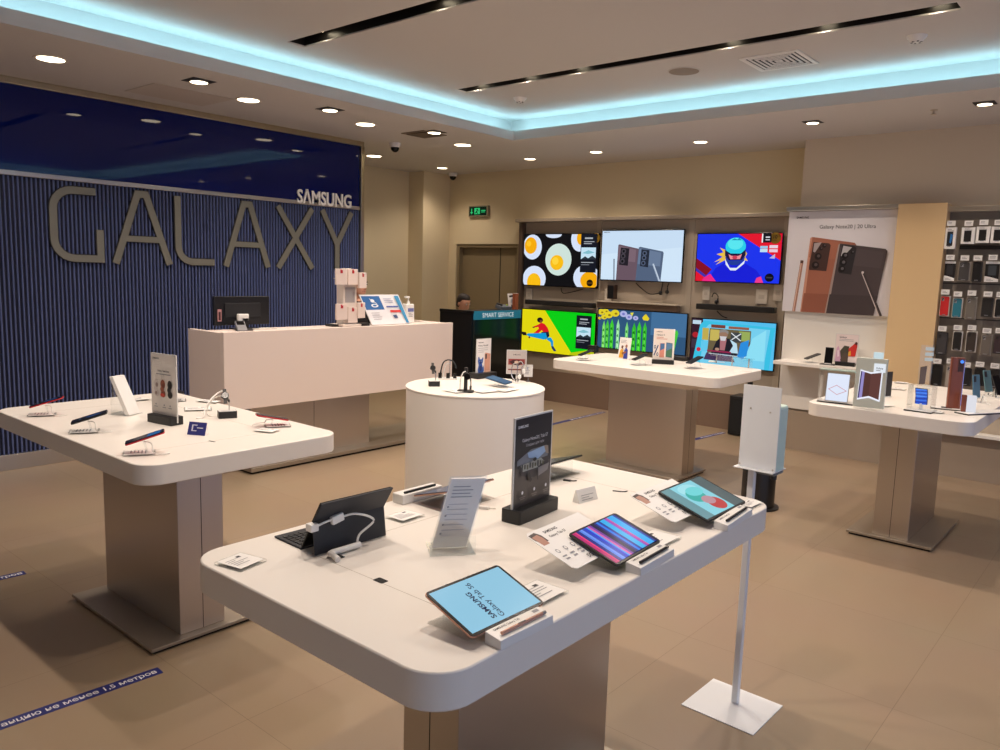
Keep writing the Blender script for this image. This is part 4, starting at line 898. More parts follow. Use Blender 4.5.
# small tent card
loc, rz, w = span((577.5, 504.5), (600, 498.5))
t = thing('tent_card', loc, 'small white tent card near the middle of the front table', 'tent card', rz=rz)
mb = MB(); mb.add([(x, y, z) for x in (-.05, .05) for y, z in ((0, 0), (.018, .045), (.022, .045), (.034, 0))], [(0, 1, 2, 3), (7, 6, 5, 4), (0, 4, 5, 1), (1, 5, 6, 2), (2, 6, 7, 3), (3, 7, 4, 0)], PAPER); mb.build('card', t)
pc = Pic(.084, .04, -.042, 0, 0, .0003); pc.lines(.1, .2, .9, .2, 4, .05, GREYP, 8); pc.build('print', t, TR(0, .0012, .002) @ RX(-21.8))
# the two tablets that face the far side
tb4 = tablet(None, None, .25, .165, 16, 'tablet facing away, behind the leaning leaflet holder', lambda p: p.bg(E(60, 70, 90)), 0, ROSE, loc=Vector((-1.905, 1.93, TOP)), rz=-PI/2)
tb5 = tablet(None, None, .262, .17, 16, 'dark tablet facing away behind the tall black poster', lambda p: p.bg(E(50, 60, 70)), 0, DARK, loc=Vector((-1.90, 2.46, TOP)), rz=-PI/2)
def tray_at(y, label, pl):
    a = Vector((-1.972, y, TOP)); t = thing('pen_tray', a, label, 'pen tray', 'white pen trays', -PI/2)
    MB().box(-.095, .095, .008, .062, 0, .034, PLASTIC).build('block', t, bevel=.003); MB().box(-.08, .05, .028, .042, .034, .0345, INK).build('groove', t)
    s = thing('stylus_pen', a, pl, 'stylus', 'stylus pens in trays', -PI/2); MB().tube([(-.07, .05, .0385), (.068, .05, .0385)], .0042, BLACK, 10).build('barrel', s); MB().tube([(.0685, .05, .0385), (.078, .05, .0385)], .004, DARK, 10).build('cap', s)
tray_at(1.86, 'white pen tray at the far table edge behind the keyboard tablet', 'black stylus in the tray behind the keyboard tablet')
def little(px, py, label, w=.03, d=.012, h=.006, mat=BLACK, rz=.4, name='cable_clip', z=TOP):
    p = on_z(px, py, z); t = thing(name, p, label, 'cable clip', 'small cable clips', rz); MB().box(-w/2, w/2, -d/2, d/2, 0, h, mat).build('clip', t, bevel=.001); MB().tube(spline([(w/2, 0, h/2), (w/2+.012, .004, h/2), (w/2+.02, .012, .0026)]), .0022, BCABLE if mat is BLACK else CABLE).build('wire', t)
little(567, 481, 'small black cable clip on the table right of the tall black poster'); little(617, 491.5, 'thin black slot clip between tent card and petal picture tablet card', .032, .008, .003)
little(484, 509, 'small white cable end in front of the clear holder', .035, .014, .01, PLASTIC)

# ================================================================== LEFT TABLE
def phone(low, ang, label, pitch=17, roll=0, L=.158, back=RED, screen=None, group='tethered phones on the left table', case=None, lw=.072):
    """low: world point of the phone's low end; ang: heading from the low to the high end"""
    base = Vector((low[0], low[1], TOP)); h = low[2]-TOP
    T = TR(0, 0, h) @ RX(pitch) @ RY(roll)
    t = thing('smartphone', base, label, 'phone', group, ang-PI/2)
    mb = MB(); mb.T = T; mb.prism(rrect(-lw/2, lw/2, 0, L, .011, 5), -.0085, -.002, back); bs = mb.build('back_shell', t, bevel=.002)
    mb = MB(); mb.T = T; mb.prism(rrect(-lw/2+.001, lw/2-.001, .001, L-.001, .0105, 5), -.002, 0, BLACKG); fg = mb.build('front_glass', t)
    if screen:
        pc = Pic(lw-.006, L-.008, -lw/2+.003, .004, 0, .00015); screen(pc); pc.build('screen', fg, T @ TR(0, 0, .0002) @ PLANE)
    mb = MB(); mb.T = T; mb.prism(rrect(-lw/2+.008, -lw/2+.03, L-.05, L-.01, .006, 4), -.0105, -.0085, BLACK); mb.build('camera_module', bs)
    s = thing('phone_stand', base, 'clear stand under the '+label, 'phone stand', group.replace('phones', 'phone stands'), ang-PI/2)
    MB().prism(rrect(-.05, .05, -.01, .115, .006, 3), 0, .006, ACRYL).box(-.044, .044, -.004, .108, .006, .0064, PAPER).build('base', s)
    pc = Pic(.08, .1, -.04, 0, 0, .00015); pc.lines(.1, .2, .9, .14, 5, .05, GREYP, int(abs(low[0]*100))); pc.build('print', s, TR(0, 0, .0066) @ PLANE)
    m_ = T @ Vector((0, L*.45, -.01)); MB().tube([(0, m_.y+.012, .0065), (0, m_.y, m_.z-.002)], .0045, ACRYL, 12).build('post', s)
    mb = MB(); mb.T = T; mb.cyl(.013, -.013, -.0095, PLASTIC, 20, cy=L*.45); mb.build('sensor', s)
    MB().tube(spline([(m_.x+.01, m_.y, m_.z-.008), (.035, m_.y+.03, m_.z-.012), (.05, .11, .012), (.06, .15, .006), (.035, .17, .004)]), .0022, CABLE).build('cable', s)
    return t
hd = math.radians(63)
lock = lambda p: p.bg(E(10, 12, 20)).put([(.3, .2), (.7, .15), (.8, .5), (.4, .6)], E(24, 60, 110)).rect(.3, .75, .7, .78, E(120, 140, 160, .6))
phone((-4.348, 1.442, 1.0), hd, 'red backed phone at the left end of the left table', screen=lock)
phone((-3.802, 1.430, 1.0), hd, 'black phone in the middle of the left table near edge', back=DARK, roll=2, screen=lock)
phone((-3.226, 1.419, 1.0), hd, 'red backed phone at the near right of the left table', screen=lambda p: p.bg(E(10, 12, 26)).put([(.1, .05), (.9, .1), (.9, .45), (.2, .4)], E(20, 90, 150)))
phone((-3.30, 2.262, .985), hd+PI, 'red backed phone facing away at right end of the left table', pitch=12, roll=3)
phone((-4.30, 2.24, 1.0), hd+PI, 'dark phone facing away at the far left of the left table', pitch=15, roll=0, back=DARK)
# white wedge display
loc, rz, w = span((106, 415.5), (132, 414)); zt = TOP
t = thing('display_wedge', loc+Vector((0, .03, 0)), 'blank white leaning display wedge on the left table', 'display stand', rz=.5)
mb = MB(); mb.add([(x, y, z) for x in (-.05, .05) for y, z in ((-.03, .004), (-.05, .004), (-.105, .188), (-.095, .192))], [(0, 1, 2, 3), (7, 6, 5, 4), (0, 4, 5, 1), (1, 5, 6, 2), (2, 6, 7, 3), (3, 7, 4, 0)], PLASTIC)
mb.v = [Matrix.Rotation(1.25, 4, 'Z') @ Vector((p.x, -p.y-.06, p.z)) for p in mb.v] if False else mb.v
mb2 = MB(); mb2.add([(x, y, z) for y in (-.045, .045) for x, z in ((.035, .004), (.06, .004), (-.03, .2), (-.052, .2))], [(0, 1, 2, 3), (7, 6, 5, 4), (0, 4, 5, 1), (1, 5, 6, 2), (2, 6, 7, 3), (3, 7, 4, 0)], PLASTIC); mb2.build('front_panel', t, bevel=.0015)
MB().box(-.06, .07, -.055, .055, 0, .004, ACRYL).build('foot', t); MB().add([(-.048, y, z) for y, z in ((-.045, .19), (.045, .19), (.045, .004), (-.045, .004))]+[(-.045, y, z) for y, z in ((-.045, .19), (.045, .19), (.045, .004), (-.045, .004))], [(0, 1, 2, 3), (7, 6, 5, 4), (0, 4, 5, 1), (1, 5, 6, 2), (2, 6, 7, 3), (3, 7, 4, 0)], ACRYL).build('back_panel', t)
def budposter(p):
    p.bg(D(226, 220, 214)); p.text('SAMSUNG', .06, .07, .011, INK, bold=.02).text('Galaxy Buds Live', .5, .26, .013, INK, 'c', .01).rect(.2, .29, .8, .305, GREYP)
    for x, a, b in ((.2, D(206, 196, 192), D(150, 130, 124)), (.48, D(150, 84, 60), D(110, 60, 44)), (.78, D(44, 38, 38), D(24, 20, 20))):
        p.ell(x, .45, .095, .07, a).ell(x-.03, .53, .075, .045, a).ell(x+.01, .6, .1, .055, a).ell(x+.02, .47, .05, .035, b).ell(x-.01, .6, .05, .03, b)
    p.ell(.48, .62, .09, .03, D(190, 60, 40))
    for x in (.2, .55, .8): p.ell(x, .77, .03, .012, GREYP).rect(x-.07, .8, x+.07, .812, GREYP)
block_poster((153, 420.5), (178, 425.5), 'white poster with three bean shaped earbuds on the left table', .335, budposter, .075, .042, .2, .19, CLEARW, lift=.012)
loc, rz, w = span((187, 434.5), (204.5, 436))
t = thing('info_tag', loc, 'small blue leaning info tag on the left table', 'tag', rz=rz)
T = RX(-20); mb = MB(); mb.T = T; mb.box(-w/2, w/2, 0, .003, 0, .062, D(52, 56, 128, .4)); mb.build('panel', t); MB().add([(x, y, z) for x in (w/2-.004, w/2) for y, z in ((.003, 0), (.03, 0), (.024, .057))], [(0, 1, 2), (5, 4, 3), (0, 3, 4, 1), (1, 4, 5, 2), (2, 5, 3, 0)], PLASTIC).build('side_prop', t)
pc = Pic(w, .062, -w/2, 0, -.0002, .0003); wi = D(220, 222, 236); pc.rect(.2, .2, .5, .27, wi).rect(.2, .2, .28, .7, wi).rect(.2, .64, .5, .7, wi).rect(.5, .4, .85, .47, wi); pc.build('print', t, T)
def watch_stand(Lp, Rp, label, h, z=TOP, group='smart watch stands', wh=PLASTIC):
    loc, rz, w = span(Lp, Rp, z); w = max(.07, min(w, .1))
    t = thing('watch_stand', loc, label, 'watch stand', group, rz)
    MB().prism(rrect(-w/2, w/2, -.03, .03, .006, 4), 0, .036, BLACK).prism(rrect(-w/2+.003, w/2-.003, -.027, .027, .005, 4), .036, .038, wh).build('base', t, bevel=.002)
    MB().tube([(.01, 0, .038), (.01, 0, h-.02)], .0035, CHROME, 10).build('post', t)
    MB().tube([(.01, 0, h-.03), (.0, -.01, h-.012), (-.03, -.014, h)], .006, BLACK).build('cradle', t)
    u = thing('smart_watch', loc, 'dark watch on the '+label, 'watch', group.replace('stands', ''), rz)
    mb = MB(); mb.T = TR(-.012, -.02, h+.004) @ RX(55); mb.cyl(.019, -.005, .004, DARK, 20); mb.build('case', u)
    mb = MB(); mb.T = TR(-.012, -.02, h+.004) @ RX(55); mb.cyl(.0165, .004, .005, BLACKG, 20); mb.build('dial', u)
    mb = MB(); mb.T = TR(-.012, -.02, h+.004) @ RX(55); mb.box(-.009, .009, -.045, -.017, -.004, -.001, DARK).box(-.009, .009, .017, .04, -.004, -.001, DARK); mb.build('strap', u)
    return t, loc, rz
ws, loc, rz = watch_stand((218, 418), (236.5, 417), 'black watch stand with a white cable on the left table', .115)
cb = thing('charging_cable', loc, 'white looping cable beside the watch stand on the left table', 'cable', rz=rz)
def cl(px, py, z): return RZ(-math.degrees(rz)) @ (on_z(px, py, z)-loc)
MB().tube(spline([(.008, -.006, .118), cl(222, 391, TOP+.12), cl(212, 398, TOP+.09), cl(205, 409, TOP+.04), cl(203, 417, TOP+.006), cl(196, 418, TOP+.004)]), .004, CABLE).build('cord', cb)
MB().tube(spline([(-.02, -.01, .115), cl(216, 397, TOP+.10), cl(209, 404, TOP+.06), cl(207, 412, TOP+.01), cl(210, 416, TOP+.004), cl(218, 414, TOP+.004)]), .003, CABLE).build('loop', cb)
for L, R_, dp, l in (((184, 412), (212, 411), .11, 'white price plate left of the watch stand on the left table'), ((135, 402), (152, 400), .09, 'white price plate at the far edge between wedge and earbud poster'), ((195, 402), (215, 404), .07, 'white price plate at the far edge behind the watch stand'), ((252, 432), (272, 434), .08, 'white price plate in front of the red phone facing away')): plate(L, R_, dp, l, 'price plates on the left table')
p = on_z(212, 441.5, TOP); t = thing('table_slot', p, 'tiny dark cable slot near the front edge of the left table', 'slot', rz=.2); MB().box(-.02, .02, -.004, .004, .0004, .001, GAP).build('cover', t)

# ================================================================== ROUND TABLE
watch_stand((428.5, 386), (439.5, 386), 'black watch stand at the left of the round table', .125, group='watch stands on the round table')
loc = on_z(448, 379.5, TOP)
t = thing('band_stand', loc, 'arched stand with two black watch bands on the round table', 'watch stand', rz=.75)
MB().prism(rrect(-.07, .07, -.03, .03, .008, 4), 0, .012, PLASTIC).build('base', t)
MB().tube(spline([(-.058, 0, .014), (-.052, -.005, .07), (-.036, -.004, .125), (-.005, 0, .145), (.03, 0, .138), (.05, -.004, .11), (.056, -.006, .085)]), .010, BLACK, 8, .5).build('watch_band', t)
MB().tube(spline([(-.035, .01, .014), (-.03, .008, .07), (-.016, .006, .11), (.008, .006, .12)]), .007, PLASTIC, 8, .5).build('watch_band', t)
MB().tube([(.012, .004, .012), (.012, .004, .14)], .004, CHROME).build('post', t)
for x in (-.058, 0, .05): MB().prism(rrect(x-.013, x+.013, -.026, -.006, .004, 3), .0125, .05, BLACKG).build('watch_case', t)
loc = on_z(465.5, 392, TOP)
t = thing('earbud_stand', loc, 'tall dark watch stand nearest the camera on the round table', 'watch stand', rz=.6)
MB().prism(rrect(-.055, .055, -.04, .04, .02, 6), 0, .012, BLACK).build('base', t, bevel=.003)
MB().box(-.012, .012, -.008, .006, .012, .165, DARK).build('upright', t, bevel=.002); MB().tube(spline([(-.035, -.012, .02), (-.034, -.014, .08), (-.02, -.012, .125), (.0, -.012, .14)]), .008, PLASTIC, 8, .5).build('white_strap', t); MB().tube(spline([(.035, -.012, .02), (.036, -.014, .07), (.025, -.012, .115), (.0, -.012, .135)]), .009, BLACK, 8, .4).build('black_strap', t)
mb = MB(); mb.T = TR(.012, -.02, .105) @ RX(75); mb.cyl(.021, -.006, .005, BLACKG, 20); mb.build('watch_case', t)
def bearposter(p):
    p.bg(D(232, 226, 222)); p.text('SAMSUNG', .08, .1, .012, INK, bold=.02).text('Galaxy Note20', .08, .19, .017, INK, bold=.012).lines(.08, .24, .8, .055, 3, .012, GREYP, 2)
    p.put([(.56, .42), (.62, .38), (.98, .42), (.98, 1), (.56, 1)], D(206, 150, 128)).rect(.6, .42, .72, .56, D(60, 50, 50)).rect(.56, .9, .98, 1, D(224, 176, 150))
    b, d = D(52, 88, 160), D(30, 50, 110)
    p.put([(.08, .5), (.14, .48), (.2, .56), (.34, .56), (.42, .5), (.46, .54), (.42, .66), (.36, .7), (.44, .8), (.5, .74), (.52, .9), (.44, .96), (.36, .98), (.12, .98), (.06, .86), (.12, .72), (.06, .62)], b).put([(.18, .6), (.34, .6), (.3, .7), (.22, .7)], d).ell(.26, .82, .1, .08, d).ell(.2, .62, .02, .01, D(220, 225, 240)).ell(.32, .62, .02, .01, D(220, 225, 240))
block_poster((473.5, 378.5), (492, 376.5), 'white poster with a blue toy shape and rosy phone on the round table', .275, bearposter, .10, .04, .155, .21, CLEARW, lift=.02)
# slab phone on a stand, wire holder
t = phone((-3.42, 4.14, .985), math.radians(180), 'slate blue phone lying on a low stand on the round table', pitch=8, roll=-6, L=.19, lw=.085, back=D(70, 100, 130, .3), group='phones on the round table', screen=lambda p: p.bg(E(70, 104, 136)).rect(.1, .1, .9, .5, E(84, 120, 150)))
loc = on_z(517, 383, TOP); t = thing('earbud_holder', loc, 'chrome wire earbud holder at the right of the round table', 'earbud stand', rz=.5)
MB().cyl(.03, 0, .006, PLASTIC, 20).build('base', t)
for x, k in ((-.04, .13), (.0, .145), (.03, .12)): MB().tube(spline([(x*.2, 0, .006), (x, -.01, .06), (x+.005, -.006, k), (x+.03, 0, k+.012), (x+.045, 0, k-.02)]), .0035, CHROME).build('wire_loop', t)
for c in ((.045, 0, .09), (.02, -.02, .05)): MB().ball(c, .014, PLASTIC, 12, (1, .8, 1.2)).build('earbud', t)
for L, R_, dp, l in (((441, 391), (456, 394), .09, 'white price plate in front of the arched band stand'), ((482, 394), (502, 392), .1, 'white price plate before the slate blue phone'), ((505, 393), (520, 390), .09, 'white price plate right of the slate blue phone')): plate(L, R_, dp, l, 'price plates on the round table')
# picture card on a clip stand at the back edge
loc = on_z(516, 380, TOP); rz = .72
t = thing('card_stand', loc, 'grey picture card on a clip stand at the back of the round table', 'card stand', rz=rz)
MB().cyl(.03, 0, .006, BLACK, 20).tube([(0, 0, .006), (0, 0, .05)], .004, CHROME).build('clip', t); MB().box(-.075, .075, -.003, .003, .045, .225, CLEARW).build('panel', t)
pc = Pic(.14, .17, -.07, .05, -.0035, .0003); pc.bg(D(196, 186, 180)).text('SAMSUNG', .5, .2, .012, INK, 'c', .01); pc.rect(.06, .36, .94, .62, D(150, 60, 56)).put([(.1, .5), (.3, .4), (.6, .42), (.9, .5), (.6, .66), (.3, .6)], D(70, 30, 30)).ell(.5, .5, .12, .06, D(220, 190, 170)).rect(.06, .8, .94, .86, D(120, 60, 54)); pc.build('print', t)
loc = on_z(531, 381, TOP-.0)
t = thing('price_card', on_z(528, 381.5, TOP), 'small grey price card on a wire beside the grey picture card', 'price card', rz=.72)
MB().cyl(.018, 0, .004, BLACK, 16).tube([(0, 0, .004), (0, 0, .04)], .002, CHROME).build('wire_foot', t); MB().box(-.032, .032, -.002, .002, .035, .125, CLEARW).build('card', t); pc = Pic(.056, .08, -.028, .04, -.0022, .0003); pc.lines(.1, .15, .9, .15, 5, .06, GREYP, 4); pc.build('print', t)
# ================================================================== TABLE IN FRONT OF THE SCREENS
GTV = 'phones on the screen wall table'
dk = lambda p: p.bg(E(8, 8, 12))
def flat_phone(px, py, ang, label, **k):
    p = on_z(px, py, TOP+.05); return phone((p.x, p.y, TOP+.05), math.radians(ang), label, group=GTV, screen=dk, **k)
flat_phone(579, 355, 62, 'black phone at the left end of the screen wall table', pitch=20, roll=0, L=.145, back=DARK)
flat_phone(633, 359.5, 62, 'black phone between the two posters of the screen wall table', pitch=20, roll=0, L=.145, back=DARK)
flat_phone(688, 363, 62, 'dark blue phone right of the percent poster', pitch=24, roll=-2, L=.145, back=D(30, 36, 60, .3), lw=.09)
def couple(p):
    p.bg(D(232, 226, 222)); p.lines(.1, .1, .9, .06, 3, .02, GREYP, 4)
    p.put([(.05, .95), (.12, .62), (.28, .5), (.42, .6), (.46, .95)], D(206, 150, 40)).ell(.3, .44, .1, .08, D(96, 60, 44)).put([(.48, .98), (.5, .6), (.64, .44), (.82, .56), (.86, .98)], D(44, 60, 150)).ell(.66, .38, .1, .08, D(150, 104, 84)).put([(.3, .7), (.7, .62), (.7, .7), (.34, .8)], D(150, 90, 60))
loc, rz, w = span((616, 359), (630.5, 359.8)); rz = -.05
t = thing('picture_card', loc, 'small white card with a couple in yellow and blue on the screen wall table', 'card', rz=rz)
T = RX(-8); mb = MB(); mb.T = T; mb.box(-.065, .065, 0, .003, 0, .21, PAPER); mb.build('card', t); MB().add([(x, y, z) for x in (-.01, .01) for y, z in ((.003, .12), (.075, 0), (.07, 0), (.002, .11))], [(0, 1, 2, 3), (7, 6, 5, 4), (0, 4, 5, 1), (1, 5, 6, 2), (2, 6, 7, 3), (3, 7, 4, 0)], PAPER).build('prop', t)
pc = Pic(.124, .2, -.062, .005, -.0002, .0004); couple(pc); pc.build('print', t, T)
def percent(p):
    p.bg(D(236, 224, 214)); p.text('SAMSUNG', .1, .09, .012, INK, bold=.02).text('Galaxy A', .12, .2, .02, INK, bold=.01).lines(.12, .25, .7, .05, 2, .018, D(200, 120, 90))
    p.put([(.30, .46), (.54, .44), (.54, .92), (.3, .92)], D(214, 140, 120)).put([(.33, .46), (.54, .46), (.54, .62), (.33, .7)], D(70, 110, 160)).put([(.62, .42), (.94, .44), (.94, .92), (.62, .9)], D(60, 90, 110)).put([(.64, .44), (.92, .46), (.92, .6), (.64, .7)], D(90, 130, 170)).put([(.64, .7), (.92, .6), (.92, .9), (.64, .88)], D(70, 120, 90))
    p.line(.03, .86, .22, .52, .05, D(50, 70, 120)).ell(.06, .58, .05, .06, D(50, 70, 120)).ell(.06, .58, .025, .035, D(236, 224, 214)).ell(.2, .82, .05, .06, D(50, 70, 120)).ell(.2, .82, .025, .035, D(236, 224, 214))
block_poster((652, 363.3), (673.5, 364.4), 'cream poster with percent sign and two phones on the screen wall table', .29, percent, .08, .04, .19, .2, PAPER)
t = thing('cable_box', on_z(593, 352, TOP), 'small black box at the far left edge of the screen wall table', 'box', rz=0); MB().box(-.05, .05, -.03, .03, 0, .07, BLACK).build('body', t, bevel=.004); MB().tube(spline([(.05, 0, .02), (.1, .01, .006), (.14, .0, .004)]), .003, BCABLE).build('cable', t)
t = thing('router_box', on_z(680, 360.5, TOP), 'flat black box behind the percent poster on the screen wall table', 'box', rz=0); MB().box(-.09, .07, -.04, .05, 0, .04, BLACK).build('body', t, bevel=.004); MB().tube(spline([(-.09, 0, .03), (-.15, .0, .05), (-.2, .02, .02), (-.22, .02, .004)]), .003, BCABLE).build('cable', t)
loc, rz, w = span((704, 364), (756, 363.5))
t = thing('acrylic_rail', on_z(728, 366, TOP)+Vector((0, .05, 0)), 'clear low rail at the right end of the screen wall table', 'display stand', rz=-.35)
MB().box(-.26, .26, -.002, .002, .0, .085, ACRYL).box(-.26, .26, -.03, .03, .085, .089, ACRYL).build('rail', t)
for x in (-.2, 0, .2): MB().cyl(.006, .0, .085, CHROME, 10, cx=x, cy=.02).build('post', t)
for L, R_, l in (((577, 358.5), (588, 359), 'white price plate by the black phone at the left end'), ((637, 364.5), (651, 365.5), 'white price plate before the middle phone of the screen wall table'), ((690, 368.5), (704, 368.8), 'white price plate before the dark blue phone')): plate(L, R_, .1, l, 'price plates on the screen wall table')
for px, py, l in ((712, 362, 'white cable puck left on the clear rail end of the screen wall table'), (738, 371, 'white cable puck right near the clear rail')):
    t = thing('cable_puck', on_z(px, py, TOP), l.replace(' left on', ' at').replace(' right near', ' before'), 'cable puck', 'cable pucks'); MB().lathe([(0, .014), (.028, .012), (.034, .006), (.034, 0), (0, 0)], PLASTIC).build('body', t); MB().tube(spline([(.03, 0, .006), (.07, .02, .004), (.1, .06, .004)]), .003, CABLE).build('cable', t)

# ================================================================== RIGHT TABLE
def tray_base(c, w, d, rz, label, parent=None):
    return MB().prism(rrect(-w/2, w/2, -d/2, d/2, .006, 3), 0, .008, BLACKG)
# long black tray with two lit display frames
a, b = on_z(816.5, 401.5, TOP), on_z(876.5, 408.5, TOP); d = b-a; rz = math.atan2(d.y, d.x); mid = (a+b)/2
t = thing('display_tray', mid, 'long white tray with black edge under the two lit frames of the right table', 'display tray', rz=rz); W = d.length
MB().box(-W/2, W/2, .0, .16, 0, .007, BLACKG).box(-W/2+.002, W/2-.002, .004, .158, .007, .012, PLASTIC).build('tray', t, bevel=.001)
fa, fb = on_z(823.5, 401, TOP+.012), on_z(845.5, 404, TOP+.012)
MINT = M('mint_clear_edge', (176, 196, 188), .2); SCRW = E(224, 232, 250, 1.0)
loc = (fa+fb)/2+Vector((0, .03, 0)); w = (fb-fa).length
t = thing('lit_display', loc, 'clear frame with a white lit screen showing a folded diamond line', 'lit display', rz=rz+.02)
MB().box(-w/2-.045, -w/2-.035, -.01, .09, 0, .205, ACRYL).box(w/2+.03, w/2+.04, -.01, .09, 0, .205, ACRYL).box(-w/2-.045, w/2+.04, -.01, .09, .205, .212, MINT).build('clear_box', t)
T = RX(-7) ; mb = MB(); mb.T = T; mb.box(-w/2, w/2, 0, .008, .002, .19, SILVER); mb.build('case', t, bevel=.002)
pc = Pic(w-.008, .18, -w/2+.004, .006, -.0002, .0004); pc.bg(SCRW); R2 = E(200, 130, 140)
for q_ in ((.1, .58, .45, .42), (.45, .42, .92, .6), (.92, .6, .5, .76), (.5, .76, .1, .58)): pc.line(*q_, .02, R2)
pc.build('screen', t, T)
fa, fb = on_z(851, 406.5, TOP+.012), on_z(882, 410, TOP+.012); loc = (fa+fb)/2+Vector((0, .03, 0)); w = (fb-fa).length
t = thing('lit_display', loc, 'tall pale frame around a lit brown folding phone picture', 'lit display', rz=rz+.02); h = .315
FR = M('pale_green_frame', (208, 214, 204), .35)
MB().box(-w/2, w/2, 0, .03, 0, h, FR).build('case', t, bevel=.003)
pc = Pic(w, h, -w/2, 0, -.0004, .0006); V = E(236, 238, 250, 1.05); pc.put([(.16, .24), (.5, .28), (.88, .24), (.86, .86), (.5, .8), (.12, .86)], V)
pc.put([(.2, .27), (.5, .31), (.84, .27), (.82, .82), (.5, .76), (.16, .82)], E(96, 60, 56)).put([(.2, .27), (.3, .285), (.28, .8), (.16, .82)], E(150, 140, 200)).put([(.3, .285), (.5, .31), (.5, .76), (.28, .8)], E(84, 54, 50)).put([(.18, .27), (.22, .27), (.18, .82), (.14, .82)], E(60, 50, 90))
pc.build('screen', t)
tg = MB().box(w/2-.075, w/2-.008, -.004, -.0015, h-.085, h-.03, E(226, 232, 240, 1.0)).build('lit_label', t); pc = Pic(.067, .055, w/2-.075, h-.085, -.0042, .0004); pc.text('Galaxy', .5, .6, .015, INK, 'c', .01).lines(.2, .72, .8, .1, 1, .08, GREYP); pc.build('label_print', t)
MB().box(w/2-.085, w/2-.03, .005, .02, h, h+.04, E(206, 226, 232, .9)).build('top_tag', t)
# clear cube with blue folding phone
a, b = on_z(905, 411.5, TOP), on_z(929, 413, TOP); c = (a+b)/2; rz2 = rz-.15
t = thing('clear_cube', c, 'clear cube on a black edged base holding a small blue folding phone', 'display cube', rz=rz2)
MB().box(-.08, .08, 0, .13, 0, .007, BLACKG).box(-.078, .078, .003, .128, .007, .012, PLASTIC).build('base', t, bevel=.001)
MB().box(-.07, -.067, .015, .12, .012, .165, ACRYL).box(.067, .07, .015, .12, .012, .165, ACRYL).box(-.067, .067, .015, .018, .012, .165, ACRYL).box(-.07, .07, .015, .12, .165, .168, ACRYL).build('clear_walls', t)
u = thing('folding_phone', c, 'small blue folding phone lit up inside the clear cube', 'phone', rz=rz2)
BL = E(40, 90, 220, 1.0)
mb = MB(); mb.T = TR(0, .06, .045); mb.box(-.036, .036, .0, .007, 0, .05, DARK); mb.T = TR(0, .06, .095) @ RX(22); mb.box(-.036, .036, 0, .007, 0, .055, DARK); mb.build('body', u)
pc = Pic(.066, .05, -.033, .0, -.0003, .0003); pc.bg(BL); 
for k in range(5): pc.line(-.1, .1+.22*k, 1.1, -.05+.26*k, .08, E(20, 40, 130) if k % 2 else E(90, 150, 250))
pc.build('lower_screen', u, TR(0, .06, .045))
pc = Pic(.066, .053, -.033, .0, -.0003, .0003); pc.bg(E(50, 110, 236)); 
for k in range(5): pc.line(-.1, .15+.2*k, 1.1, .0+.24*k, .07, E(16, 36, 120) if k % 2 else E(110, 170, 255))
pc.build('upper_screen', u, TR(0, .06, .095) @ RX(22)); MB().tube([(0, .066, .012), (0, .066, .05)], .01, PLASTIC, 12).build('neck', u)
# tall clear panel stand behind
p = on_z(923, 394, TOP); t = thing('clear_panel_stand', p, 'tall narrow clear panel with pale tags behind the blue folding phone', 'display stand', rz=.55)
MB().box(-.045, .045, -.04, .05, 0, .006, PLASTIC).build('foot', t); MB().box(-.045, .045, 0, .004, .006, .36, ACRYL).build('panel', t)
pc = Pic(.09, .35, -.045, .006, -.0002, .0004); pale = D(196, 214, 220, .4)
for v_ in (.03, .14, .25): pc.rect(.35, v_, 1, v_+.07, pale)
pc.put([(.1, .45), (.6, .42), (.55, .8), (.1, .82)], D(92, 78, 74, .4)); pc.build('print', t)
# giant bronze phone slab
a, b = on_z(944, 411, TOP), on_z(960, 411.5, TOP); c = (a+b)/2
t = thing('bronze_phone_model', on_z(952.5, 409.5, TOP), 'tall bronze phone model standing upright on the right table', 'phone model', rz=.35)
BZ = M('bronze_gloss', (140, 82, 66), .22, .25)
MB().prism(rrect(-.04, .04, -.02, .02, .012, 5), .008, .34, BZ).build('body', t, bevel=.002); MB().prism(rrect(-.06, .06, -.035, .035, .006, 3), 0, .008, BLACKG).build('base', t)
MB().box(.0385, .0415, -.012, .012, .03, .325, E(150, 160, 236, .9)).build('side_light', t); MB().ball((.022, -.021, .315), .012, E(80, 140, 250, 1.2), 12, (1, .3, 1)).build('lens_light', t); MB().prism(rrect(.002, .033, -.0225, -.019, .001, 2), .25, .33, D(70, 46, 40, .3)).build('camera_module', t)
# front right tray with a small phone block
p = on_z(967, 414, TOP); t = thing('display_tray', p, 'short black edged tray at the near right corner of the right table', 'display tray', rz=math.radians(60))
MB().box(-.05, .42, -.05, .05, 0, .007, BLACKG).box(-.048, .418, -.048, .048, .007, .011, PLASTIC).build('tray', t, bevel=.001)
u = thing('phone_block', p, 'small bronze and lit white block on the near right tray', 'display block', rz=.25)
MB().box(-.035, -.008, .005, .05, .011, .115, BZ).build('bronze_half', u, bevel=.002); MB().box(-.008, .045, .005, .05, .011, .115, E(238, 238, 246, .85)).build('lit_half', u, bevel=.002)
p = on_z(949, 405, TOP); t = thing('display_tray', on_z(941, 409, TOP), 'flat black and white tray between bronze model and white block', 'display tray', rz=.2); MB().box(-.06, .14, -.03, .07, 0, .007, BLACKG).box(-.058, .138, -.028, .068, .007, .010, PLASTIC).build('tray', t); MB().box(.0, .06, -.01, .05, .010, .0115, DARK).build('inset', t)
